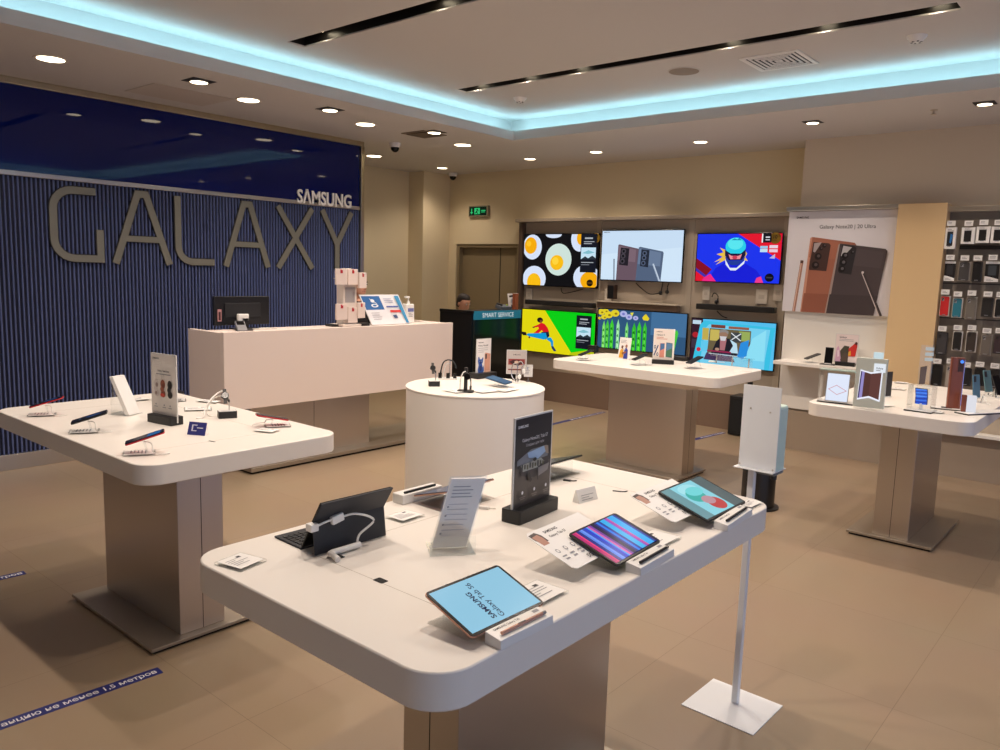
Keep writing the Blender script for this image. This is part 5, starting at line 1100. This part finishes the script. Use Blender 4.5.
def standing_phone(px, py, hgt, label, ang, col, tilt=-14, w=.072):
    p = on_z(px, py, TOP); t = thing('smartphone', p, label, 'phone', 'phones standing on the right table', ang); T = TR(0, 0, .03) @ RX(tilt)
    mb = MB(); mb.T = T; mb.box(-w/2, w/2, 0, .008, 0, hgt, col); mb.build('body', t, bevel=.003)
    mb = MB(); mb.T = T; mb.box(-w/2+.002, w/2-.002, -.0008, -.0002, .002, hgt-.002, BLACKG); mb.build('screen', t)
    mb = MB(); mb.T = T; mb.box(w/2-.03, w/2-.008, .008, .0098, hgt-.05, hgt-.01, DARK); mb.build('camera_module', t)
    s = thing('phone_stand', p, 'chrome stand of the '+label, 'phone stand', 'phone stands on the right table', ang)
    MB().cyl(.035, 0, .006, PLASTIC, 20).tube(spline([(0, .04, .005), (.0, .05, .04), (0, .055, .06)]), .006, CHROME).build('post', s); MB().box(-.03, .03, -.012, .012, .022, .029, ACRYL).tube([(0, 0, .006), (0, 0, .023)], .006, CHROME).build('cradle', s)
    MB().tube(spline([(0, .05, .06), (.03, .09, .03), (.05, .13, .004)]), .003, CABLE).build('cable', s)
SLB = D(84, 120, 140, .3)
standing_phone(975.5, 402, .16, 'slate blue phone leaning beside the bronze model', math.radians(245), SLB, 8)
standing_phone(988, 396, .16, 'teal phone leaning at the right edge of the photo', math.radians(240), D(90, 124, 130, .3), 14)
standing_phone(1001, 399, .15, 'dark phone leaning at the far right of the right table', math.radians(60), DARK, -25)
for L, R_, l in (((876, 408), (896, 407), 'white price plate behind the tall pale frame'), ((885, 389), (905, 391), 'white price plate at the back edge of the right table left side'), ((930, 413), (942, 414.5), 'white price plate right of the clear cube'), ((893, 383), (906, 384.5), 'white price plate farthest back on the right table')): plate(L, R_, .09, l.replace(' left side', ' near the column'), 'price plates on the right table')
p = on_z(886, 397, TOP); t = thing('phone_card', p, 'small dark upright card edge behind the tall pale frame', 'card', rz=1.2); MB().box(-.06, .06, -.004, .004, 0, .006, PLASTIC).build('foot', t); MB().box(-.05, .05, -.002, .002, .006, .18, DARK).build('panel', t)

# ================================================================== SHELF UNDER THE POSTER
zs_ = zs
def shelf_pt(px, y): p = on_y(px, 362, y); return Vector((p.x, y, zs_))
p = shelf_pt(805, YR-.26); t = phone((p.x, p.y+.0, zs_+.05), math.radians(50), 'dark phone lying on a white mount on the poster shelf', pitch=20, roll=0, back=DARK, group='phones on the poster shelf', screen=dk)
for o in [q for q in bpy.data.objects if q.parent is None and q.get('label', '').endswith('on a white mount on the poster shelf')]: o.location.z = zs_
t_ = None
for o in list(bpy.data.objects):
    if o.parent is None and 'poster shelf' in o.get('label', ''): pass
p = shelf_pt(828, YR-.27); t = thing('smartphone', p, 'black phone standing upright on the poster shelf', 'phone', rz=.1)
T = TR(0, 0, .012) @ RX(-10); mb = MB(); mb.T = T; mb.box(-.038, .038, 0, .008, 0, .16, BLACK); mb.build('body', t, bevel=.003); mb = MB(); mb.T = T; mb.box(-.035, .035, -.0008, -.0002, .003, .157, BLACKG); mb.build('screen', t); MB().box(-.07, .07, -.04, .06, 0, .008, DARK).build('foot', t, bevel=.002); MB().box(-.03, .03, -.008, .014, .008, .016, PLASTIC).build('cradle', t)
def shelfposter(p):
    p.bg(D(232, 216, 212)); p.text('Galaxy', .15, .13, .024, INK, bold=.01).lines(.15, .17, .8, .05, 2, .015, GREYP, 2)
    p.put([(.02, .98), (.06, .5), (.14, .42), (.3, .8), (.3, .98)], D(214, 170, 196)).put([(.22, .6), (.4, .4), (.62, .42), (.6, .96), (.3, .96)], D(70, 66, 54)).put([(.26, .9), (.44, .62), (.6, .7), (.6, .98), (.3, 1)], D(84, 70, 62)).put([(.6, .5), (.78, .36), (.9, .26), (.98, .36), (.92, .76), (.62, .78)], D(206, 44, 40)).ell(.92, .3, .06, .06, D(80, 30, 30)).put([(.6, .62), (.7, .56), (.72, .74), (.6, .76)], D(230, 170, 60)).put([(.1, .6), (.16, .56), (.2, .8), (.12, .82)], D(240, 220, 230))
a_, b_ = shelf_pt(834, YR-.22), shelf_pt(857, YR-.22); mid = (a_+b_)/2
t = thing('poster_stand', mid, 'pinkish poster with a red figure on the shelf under the big phone poster', 'poster stand', rz=.06); w = (b_-a_).length
MB().box(-w*.42, w*.42, -.03, .03, 0, .04, BLACK).build('base_block', t, bevel=.003); MB().box(-w/2, w/2, -.003, .003, .03, .31, CLEARW).build('panel', t); pc = Pic(w-.01, .27, -w/2+.005, .035, -.0032, .0004); shelfposter(pc); pc.build('print', t)

# ================================================================== ON THE RECEPTION COUNTER
def cpt(px, py, x, z=ZT_): p = on_x(px, py, x); return Vector((x, p.y, z))
ya_, yb_ = on_x(214, 310, XF-.30).y, on_x(269.5, 310, XF-.30).y; zt = on_x(240, 295.8, XF-.30).z; zb_ = ZT_-.02
t = thing('computer_monitor', (XF-.30, ya_, ZT_-.004), 'black computer monitor seen from behind on the reception counter', 'monitor', rz=PI/2); w = yb_-ya_; h = zt-ZT_
MB().box(0, w, -.0, .03, .035, h, BLACK).box(w*.18, w*.82, -.008, .0, .1, h*.8, M('monitor_back', (24, 24, 27), .55)).build('case', t, bevel=.006); MB().box(w*.44, w*.56, -.045, -.008, .004, h*.35, BLACK).build('neck', t, bevel=.004); MB().prism(rrect(w*.3, w*.7, -.1, .06, .02, 5), 0, .01, BLACK).build('foot', t)
t0 = t; MB().box(.03, .065, -.004, -.0005, .07, .17, D(190, 140, 140, .4)).build('sticker', t)
MB().box(.038, .057, -.005, -.004, .08, .15, D(70, 30, 36, .4)).build('sticker_print', t)
p = cpt(241, 330, XF-.15); t = thing('payment_terminal', p, 'grey card terminal with a pale pad before the black monitor', 'card terminal', rz=1.2)
mb = MB(); mb.T = RX(25); mb.box(-.04, .04, -.07, .09, .012, .04, M('terminal_grey', (120, 120, 124), .4)); mb.build('body', t, bevel=.006); MB().box(-.05, .09, -.06, .06, 0, .012, DARK).build('base', t, bevel=.004); mb = MB(); mb.T = RX(25); mb.box(-.03, .03, .02, .08, .04, .0415, BLACKG); mb.build('display', t)
p = cpt(243, 317, XF-.27); zz = on_x(243, 320.5, XF-.27).z-ZT_; bx_ = MB().box(p.y-ya_-.05, p.y-ya_+.05, -.045, -.008, zz, zz+.06, PLASTIC).build('white_box', t0, bevel=.008); bx_['label'] = 'small white box on the monitor back'
p = cpt(262, 330, XF-.2); t = tag(MB().box(p.x-.06, p.x+.06, p.y-.11, p.y+.11, ZT_-.003, ZT_+.004, D(206, 200, 192)).build('paper_stack'), 'thin pale papers on the counter right of the card terminal', 'papers')
# accessory rack
p = cpt(346, 325, XF-.16); t = thing('accessory_rack', p, 'white countertop rack with hanging packs on the reception counter', 'rack', rz=PI/2)
zt = on_x(352, 268.5, XF-.16).z-ZT_; RW = M('rack_white', (226, 214, 204), .45); MB().box(-.11, .11, -.1, .1, 0, .02, RW).build('base', t, bevel=.003); MB().box(-.072, .085, -.05, .05, .02, zt-.06, RW).build('core', t, bevel=.003); MB().box(-.05, .06, -.052, -.05, .22, .36, M('rack_grey', (170, 164, 164), .4)).build('window', t); MB().box(-.03, .03, -.04, .03, zt-.06, zt, RW).build('topper', t, bevel=.004)
MB().box(-.1, .1, -.06, .06, zt-.1, zt-.095, RW).build('cap', t)
for x, z, l in ((-.13, .47, 'hanging pack at the upper left of the rack'), (.0, .47, 'hanging pack at the upper middle of the rack'), (.115, .44, 'hanging pack at the upper right of the rack'), (-.125, .15, 'hanging pack at the lower left of the rack'), (.0, .12, 'hanging pack at the lower middle of the rack'), (.10, .16, 'hanging pack at the lower right of the rack')):
    u = thing('hanging_pack', p+Vector((.09, x, z)), l, 'accessory pack', 'packs on the counter rack', PI/2+(-.25 if x < 0 else .25 if x > 0 else 0))
    MB().box(-.055, .055, -.012, .014, -.085, .06, D(232, 214, 204, .5)).build('card', u, bevel=.002); MB().box(-.012, .012, -.0135, -.012, .02, .055, RED).build('red_tab', u); MB().tube([(0, .014, .05), (0, -.035, .05), (0, -.04, .056)], .0025, PLASTIC, 6).build('hook', u)
p = cpt(353, 325, XF-.10); t = tag(MB().box(p.x-.05, p.x+.04, p.y+.06, p.y+.17, ZT_-.003, ZT_+.025, BLACK).build('scanner_base', bevel=.004), 'small black block at the foot of the white rack', 'block')
p = cpt(331, 326, XF-.18); t = tag(MB().box(p.x-.06, p.x+.05, p.y-.02, p.y+.16, ZT_-.003, ZT_+.018, DARK).build('black_tray', bevel=.003), 'flat dark tray left of the white rack on the counter', 'tray')
# leaning notice
a_, b_ = cpt(372, 325, XF-.10), cpt(410.5, 325, XF-.10); w = (b_-a_).length
t = thing('notice_board', (a_+b_)/2, 'white leaning notice with a blue square picture on the reception counter', 'notice', rz=PI/2); Tn = Matrix(((1, 0, -.34, 0), (0, 1, .28, 0), (0, 0, 1, 0), (0, 0, 0, 1))); h = .29
mb = MB(); mb.T = Tn; mb.box(-w/2, w/2, 0, .008, 0, h, CLEARW); mb.build('panel', t); MB().box(-w/2, w/2, 0, .1, 0, .004, ACRYL).build('foot', t)
pc = Pic(w-.008, h-.008, -w/2+.004, .004, -.0002, .0005); pc.bg(D(232, 232, 236)); B1 = D(50, 106, 170); pc.rect(.02, .04, .48, .5, B1).ell(.26, .2, .05, .06, D(230, 235, 240)).ell(.27, .36, .09, .06, D(230, 235, 240)).ell(.27, .36, .05, .03, B1).line(.2, .12, .34, .3, .02, D(230, 235, 240)).lines(.1, .6, .42, .07, 4, .015, GREYP, 4).lines(.55, .12, .86, .06, 3, .02, D(170, 176, 200), 3).rect(.55, .38, .86, .42, D(70, 90, 170)).rect(.6, .52, .88, .60, D(214, 70, 66)).put([(.62, .70), (.72, .68), (.73, .8), (.64, .8)], D(70, 90, 130)).put([(.86, .03), (.97, .03), (.97, .97), (.9, .97)], D(70, 150, 196)); pc.build('print', t, Tn)
p = cpt(408, 323, XF-.24); t = thing('sanitizer_bottle', p, 'white pump bottle at the right end of the reception counter', 'bottle', rz=PI/2)
MB().prism(rrect(-.06, .06, -.04, .04, .02, 6), -.003, .19, PLASTIC, rrect(-.056, .056, -.037, .037, .02, 6)).build('body', t, bevel=.006); MB().cyl(.016, .19, .215, PLASTIC).cyl(.006, .215, .25, PLASTIC).build('collar', t); MB().box(-.045, .012, -.011, .011, .25, .268, PLASTIC).build('pump_head', t, bevel=.003)
pc = Pic(.08, .12, -.04, .04, -.0405, .0003); pc.rect(0, .1, 1, .4, D(110, 116, 170)).lines(.1, .5, .9, .14, 3, .05, GREYP); pc.build('label', t)

# ================================================================== SERVICE COUNTER TOP, BOXES, BIN
p = on_x(511, 309, SX-.15); zt = on_x(473, 311, SX).z
t = thing('card_stand', (SX-.12, p.y, zt), 'small black and white picture card on the dark service counter', 'card stand', rz=PI/2-.3); T = RX(-12); mb = MB(); mb.T = T; mb.box(-.06, .06, 0, .004, 0, .2, CLEARW); mb.build('panel', t); MB().box(-.06, .06, 0, .07, 0, .003, ACRYL).build('foot', t)
pc = Pic(.11, .19, -.055, .005, -.0002, .0004); pc.bg(D(220, 214, 210)).put([(.1, .12), (.9, .02), (.95, .2), (.15, .24)], D(50, 40, 40)).ell(.55, .5, .25, .2, D(150, 150, 156)).ell(.6, .48, .1, .1, D(60, 60, 66)).rect(.3, .72, .9, .98, D(40, 36, 38)); pc.build('print', t, T)
p = on_x(500, 308, SX-.2); t = thing('desk_telephone', (SX-.14, p.y, zt), 'low grey desk device behind the teal header sign', 'telephone', rz=PI/2); mb = MB(); mb.T = RX(12); mb.box(-.09, .09, -.05, .07, 0, .045, M('device_grey', (90, 96, 104), .4)); mb.build('body', t, bevel=.006); MB().tube([(-.06, -.02, .055), (-.06, .06, .07)], .014, DARK, 10).build('handset', t); MB().ball((.06, 0, .052), .012, M('green_lamp', (150, 180, 60), .4), 10).build('knob', t)
t = thing('orange_folder', (SX-.04, on_x(517, 300, SX-.04).y, zt), 'narrow orange brown folder standing beside the picture card', 'folder', rz=PI/2); MB().box(-.03, .03, 0, .05, 0, .2, D(150, 80, 50, .5)).build('cover', t, bevel=.002); MB().box(-.026, .026, .004, .046, .2, .203, PAPER).build('sheets', t)
a_, b_ = on_z(731, 433.5, 0), on_z(745, 434.5, 0)
t = thing('floor_speaker', (a_.x, 8.28, 0), 'black floor box with a round boss in front of the screen wall base', 'speaker', rz=0); hh = on_y(735, 396, 8.28).z; w = .34
MB().box(0, w, 0, .26, .01, hh, BLACK).build('cabinet', t, bevel=.006); MB().box(.02, w-.02, -.006, 0, .04, hh-.03, M('speaker_cloth', (20, 20, 21), .9)).build('front_cloth', t); MB().tube([(w*.5, .13, hh), (w*.5, .13, hh+.16)], .03, BLACK, 12).build('pole', t)
p = on_z(757, 506, 0)
t = thing('waste_bin', p, 'black round bin with a rim foot behind the sanitizer stand', 'bin'); MB().lathe([(0, .01), (.125, .01), (.125, .6), (.118, .62), (.112, .6), (.11, .05)], M('bin_black', (26, 26, 28), .35)).build('body', t); MB().lathe([(0, 0), (.16, 0), (.16, .012), (.126, .016)], M('bin_black', (26, 26, 28), .35)).build('foot_ring', t)

# hand sanitizer stand
pa_, pb_, pc_, pd_ = on_z(681, 703, 0), on_z(748, 737, 0), on_z(784, 707, 0), on_z(717, 679.5, 0); ctr = (pa_+pb_+pc_+pd_)/4
t = thing('sanitizer_stand', ctr, 'white hand sanitizer stand with a square foot, right of the front table', 'stand', rz=math.atan2(-.02, 1))
SW = M('stand_white', (232, 234, 236), .4); bw, bd = .31, .29
MB().box(-bw/2, bw/2, -bd/2, bd/2, 0, .004, SW).build('foot_plate', t, bevel=.001)
pol = on_z(735, 703, 0)-ctr
MB().box(pol.x-.013, pol.x+.013, pol.y-.013, pol.y+.013, .004, 1.2, SW).build('pole', t, bevel=.003)
yy = pol.y-.02; pz0, pz1 = 1.008, 1.338
pl, pr = on_y(737.5, 464, ctr.y+yy).x-ctr.x, on_y(776, 470, ctr.y+yy).x-ctr.x
MB().box(pl+.004, pr, yy-.003, yy, pz0, pz1, SW).build('back_plate', t, bevel=.001)
MB().box(pl-.006, pr, yy-.03, yy+.1, pz0-.004, pz0, SW).build('drip_shelf', t, bevel=.001)
for x, z in ((.25, .72), (.76, .7), (.06, .03), (.93, .02)): mb = MB(); mb.T = TR(pl+(pr-pl)*x, yy-.003, pz0+(pz1-pz0)*z) @ RX(90); mb.cyl(.0035, 0, .002, SILVER, 10); mb.build('screw', t)
MNT = M('mint_dispenser', (214, 236, 222), .35)
MB().prism(rrect(pl+.02, pr-.004, yy+.001, yy+.105, .02, 6), pz0-.012, pz1-.075, MNT).build('dispenser_shell', t, bevel=.012)
MB().box(pl+.04, pr-.01, yy+.02, yy+.11, pz0-.024, pz0-.012, M('dispenser_grey', (120, 124, 126), .5)).build('spout_block', t, bevel=.006); MB().tube([(pr-.03, yy+.06, pz0-.02), (pr-.03, yy+.06, pz0-.045)], .012, DARK, 10).build('nozzle', t)

# ================================================================== FLOOR TAPES
TAPE = D(40, 46, 110, .45)
def tape(p0, p1, wid, label, words, size, end=True):
    d = p1-p0; L_ = d.length
    t = thing('floor_tape', (p0.x, p0.y, 0), label, 'floor tape', 'blue distance tapes', math.atan2(d.y, d.x))
    MB().prism(rrect(0, L_, -wid/2, wid/2, .003, 3), 0.0003, .001, TAPE).build('strip', t)
    pc = Pic(L_, wid, 0, -wid/2, 0, .0002); pc.text(words, .985, .72, size, D(226, 222, 226), 'r', .01); pc.build('lettering', t, TR(0, 0, .0012) @ PLANE)
e_ = on_z(160.5, 670, 0); dirv = (on_z(160.5, 670, 0)-on_z(0, 726, 0)).normalized()
tape(e_-dirv*1.25, e_, .062, 'blue lettered floor tape in the near left corner of the photo', 'Соблюдайте дистанцию не менее 1,5 метров', .044)
e_ = on_z(25, 572.5, 0); tape(e_-dirv*1.0, e_, .062, 'blue floor tape whose end shows left of the left table foot', 'не менее 1,5 метров', .05)
e_ = on_z(604, 412, 0); s_ = on_z(545, 426, 0); tape(s_, e_, .06, 'blue floor tape between the round table and the screen wall table', 'дистанцию не менее 1,5 метров', .05)
e_ = on_z(724, 432.5, 0); s_ = on_z(690, 440.5, 0); tape(s_, e_, .06, 'short blue floor tape right of the screen wall table foot', 'не менее 1,5 метров', .05)
# ================================================================== PEOPLE
SKIN = M('skin', (206, 150, 122), .5)
HAIR = M('dark_hair', (34, 24, 20), .6)
BLKC = M('black_cloth', (18, 18, 21), .8, bump=((300, 300, 300), .1)); TROU = M('dark_trousers', (30, 30, 36), .8); SHOE = M('black_shoe', (14, 14, 15), .4)
def person(label, loc, rz, seated, look, hairc, beard=False):
    t = thing('person', loc, label, 'person', None, rz)
    # joints: local -y is the way the figure faces
    V = {}
    if seated: pz = .52
    else: pz = .93
    J = [('pelvis', (0, 0, pz), .125, None), ('belly', (0, -.01, pz+.16), .118, 0), ('chest', (0, -.01, pz+.36), .135, 1), ('neckb', (0, .0, pz+.51), .062, 2), ('neck', (0, -.012, pz+.60), .052, 3)]
    idx = {j[0]: i for i, j in enumerate(J)}
    def add(n, p, r, par): J.append((n, p, r, idx[par])); idx[n] = len(J)-1
    for s, sd in ((-1, 'l'), (1, 'r')):
        add('sh'+sd, (s*.165, 0, pz+.455), .062, 'chest'); 
        if seated:
            add('el'+sd, (s*.21, -.08, pz+.2), .044, 'sh'+sd); add('wr'+sd, (s*.14, -.30, pz+.21), .029, 'el'+sd); add('pa'+sd, (s*.12, -.37, pz+.205), .03, 'wr'+sd)
            add('hip'+sd, (s*.09, -.05, pz), .088, 'pelvis'); add('kn'+sd, (s*.12, -.44, pz), .06, 'hip'+sd); add('an'+sd, (s*.12, -.42, .09), .04, 'kn'+sd); add('to'+sd, (s*.13, -.56, .045), .036, 'an'+sd)
        else:
            add('el'+sd, (s*.27, .02, pz+.22), .046, 'sh'+sd); add('wr'+sd, (s*.17, -.19, pz+.11), .03, 'el'+sd); add('pa'+sd, (s*.14, -.26, pz+.105), .03, 'wr'+sd)
            add('hip'+sd, (s*.095, 0, pz-.05), .09, 'pelvis'); add('kn'+sd, (s*.10, -.02, .5), .062, 'hip'+sd); add('an'+sd, (s*.10, .02, .09), .042, 'kn'+sd); add('to'+sd, (s*.12, -.12, .045), .038, 'an'+sd)
    me = bpy.data.meshes.new('sk'); me.from_pydata([j[1] for j in J], [(j[3], i) for i, j in enumerate(J) if j[3] is not None], [])
    o = bpy.data.objects.new('sk', me); C.objects.link(o)
    o.modifiers.new('s', 'SKIN'); sv = me.skin_vertices[0].data
    for i, j in enumerate(J): sv[i].radius = (j[2], j[2]*(.72 if j[0] in ('pelvis', 'belly', 'chest') else 1)); sv[i].use_root = i == 0
    sb = o.modifiers.new('u', 'SUBSURF'); sb.levels = 2; sb.render_levels = 2
    ev = bpy.data.meshes.new_from_object(o.evaluated_get(bpy.context.evaluated_depsgraph_get()))
    mb = MB(); vs = [v.co.copy() for v in ev.vertices]
    for p in ev.polygons:
        c = p.center; m = BLKC
        if c.z > pz+.535: m = SKIN
        elif abs(c.x) < .3 and any((c-Vector(J[idx['pa'+s]][1])).length < .058 for s in 'lr'): m = SKIN
        elif c.z < .1: m = SHOE
        elif c.z < pz+(.07 if not seated else .04) and not any((c-Vector(J[idx['wr'+s]][1])).length < .12 or (c-Vector(J[idx['el'+s]][1])).length < .1 for s in 'lr'): m = TROU
        i = mb.m(m)
        mb.f.append(list(p.vertices)); mb.mi.append(i); mb.sm.append(True)
    mb.v = vs; bpy.data.objects.remove(o); bpy.data.meshes.remove(me)
    # fingers, rooted in the palms
    for sd, s in (('l', -1), ('r', 1)):
        P_ = Vector(J[idx['pa'+sd]][1]); dr = (P_-Vector(J[idx['wr'+sd]][1])).normalized(); side = dr.cross(Vector((0, 0, 1))).normalized()
        for k, ln in enumerate((.07, .078, .074, .06)):
            b = P_+dr*.012+side*(.026-.0175*k); mb.tube([b, b+dr*ln*.45+Vector((0, 0, -.006)), b+dr*ln*.75+Vector((0, 0, -.022)), b+dr*ln*.85+Vector((0, 0, -.036))], .0085, SKIN, 7)
        b = P_-dr*.015-side*s*.026; mb.tube([b, b-side*s*.022+dr*.02, b-side*s*.026+dr*.05], .0095, SKIN, 7)
    # head
    H = Matrix.Translation((0, -.02, pz+.72)) @ Matrix.Rotation(look[0], 4, 'Z') @ Matrix.Rotation(look[1], 4, 'X')
    mb.T = H
    n = 20; prof = []
    rows = [(-.118, .018, -.045), (-.112, .036, -.042), (-.09, .055, -.026), (-.06, .066, -.012), (-.02, .073, -.004), (.02, .077, .002), (.06, .074, .006), (.09, .058, .008), (.108, .034, .008), (.116, .008, .008)]
    vs = [(r*math.sin(2*PI*i/n), yo-r*1.22*math.cos(2*PI*i/n), z) for z, r, yo in rows for i in range(n)]
    fs = [(j*n+i, j*n+(i+1) % n, (j+1)*n+(i+1) % n, (j+1)*n+i) for j in range(len(rows)-1) for i in range(n)]+[tuple(range(n)), tuple(range((len(rows)-1)*n, len(rows)*n))]
    mb.add(vs, fs, SKIN, True)
    mb.add([(0, -.092, .015), (-.017, -.088, -.035), (.017, -.088, -.035), (0, -.118, -.03), (0, -.088, -.044)], [(0, 1, 3), (0, 3, 2), (1, 4, 3), (3, 4, 2), (0, 2, 4, 1)], SKIN, True)
    for s in (-1, 1): mb.ball((s*.077, .012, -.012), .03, SKIN, 10, (.3, .6, 1))
    mb.tube([(-.026, -.082, -.066), (0, -.089, -.064), (.026, -.082, -.066)], .0055, M('lip', (166, 96, 84), .5), 6)
    mb.tube([(0, .0, -.2), (0, -.005, -.08)], .05, SKIN, 14)
    body = mb.build('body', t)
    for s in (-1, 1):
        e = MB(); e.T = H; e.ball((s*.03, -.083, .012), .0105, M('eye_white', (232, 228, 224), .3), 10).ball((s*.03, -.0895, .011), .0062, M('eye_iris', (40, 28, 22), .2), 8); e.build('eye', t)
        e = MB(); e.T = H; e.tube([(s*.012, -.0935, .034), (s*.03, -.0945, .038), (s*.05, -.082, .033)], .0035, hairc, 6); e.build('eyebrow', t)
    hb = MB(); hb.T = H
    hr = [(-.06, .069, .022, .0), (-.02, .079, .014, .0), (.03, .084, .012, .02), (.07, .082, .010, .6), (.10, .066, .010, 1), (.121, .04, .009, 1), (.128, .006, .008, 1)]
    vs = []; 
    for z, r, yo, full in hr:
        for i in range(n):
            a = 2*PI*i/n; f_ = max(0, math.cos(a)); k = 1-(1-full)*min(1, f_*1.5)*.22
            vs.append((r*k*math.sin(a), yo-r*1.2*k*math.cos(a), z))
    hb.add(vs, [(j*n+i, j*n+(i+1) % n, (j+1)*n+(i+1) % n, (j+1)*n+i) for j in range(len(hr)-1) for i in range(n)]+[tuple(range((len(hr)-1)*n, len(hr)*n))], hairc, True); hb.build('hair', t)
    if beard: b_ = MB(); b_.T = H; b_.tube(spline([(-.068, -.02, -.03), (-.06, -.055, -.085), (-.03, -.085, -.108), (0, -.092, -.114), (.03, -.085, -.108), (.06, -.055, -.085), (.068, -.02, -.03)]), .012, hairc, 8); b_.build('beard', t)
    return t
# person behind the white rack on the reception counter: head centre about 1.57 m up
p = on_x(357, 284, -6.52); hz = p.z
person('person in black with dark hair standing behind the white counter rack', (p.x, p.y, hz-.93-.72), PI/2+.1, False, (.1, .12), HAIR)
p = on_y(463.5, 303, 7.72)
per = person('person with short dark hair sitting behind the dark service counter, looking down', (p.x, p.y, p.z-.52-.72), PI/2-.75, True, (.75, .32), HAIR)
sz = p.z-.52-.72
st = thing('office_chair', (p.x, p.y, 0), 'black office chair of the person behind the dark service counter', 'chair', rz=PI/2-.75); so = sz+.52-.13
MB().prism(rrect(-.22, .22, -.24, .2, .05, 5), so-.06, so, BLKC).build('seat', st, bevel=.012); MB().box(-.2, .2, .19, .25, so+.12, so+.60, BLKC).build('backrest', st, bevel=.02); MB().tube([(0, .15, so-.04), (0, .27, so), (0, .27, so+.3)], .02, BLACK).build('back_bar', st); MB().cyl(.03, .06, so-.06, DARK).build('gas_column', st)
mb = MB()
for k in range(5): a = 2*PI*k/5+.3; mb.tube([(0, 0, .075), (.28*math.cos(a), .28*math.sin(a), .055)], .018, BLACK); mb.ball((.28*math.cos(a), .28*math.sin(a), .03), .03, BLACK, 10)
mb.build('star_base', st)

# ================================================================== ASSUMED COOL FILL FROM THE RIGHT, WORLD, FILM
w = bpy.data.worlds.new('mall'); bpy.context.scene.world = w; w.use_nodes = True
w.node_tree.nodes['Background'].inputs[0].default_value = (*lin((128, 108, 196)), 1); w.node_tree.nodes['Background'].inputs[1].default_value = .7  # dim violet surroundings, assumed, tinting the steel and right-hand sides
l = bpy.data.lights.new('assumed_cool_fill', 'AREA'); l.shape = 'RECTANGLE'; l.size = 8.0; l.size_y = 2.4; l.energy = 40; l.color = (.55, .88, 1.0)  # cyan fill assumed from the right, no such source in view
o = bpy.data.objects.new('assumed_cool_fill', l); C.objects.link(o); o.location = (3.05, 2.0, 1.5); o.rotation_euler = Vector((-1, 0, -.05)).to_track_quat('-Z', 'Y').to_euler()
sc = bpy.context.scene
sc.view_settings.view_transform = 'Standard'; sc.view_settings.look = 'None'; sc.view_settings.gamma = 1; sc.view_settings.use_curve_mapping = False
sc.view_settings.exposure = 0.0
sc.cycles.use_denoising = True
sc.cycles.max_bounces = 8; sc.cycles.transparent_max_bounces = 16; sc.cycles.sample_clamp_indirect = 6
sc.cycles.use_light_tree = True
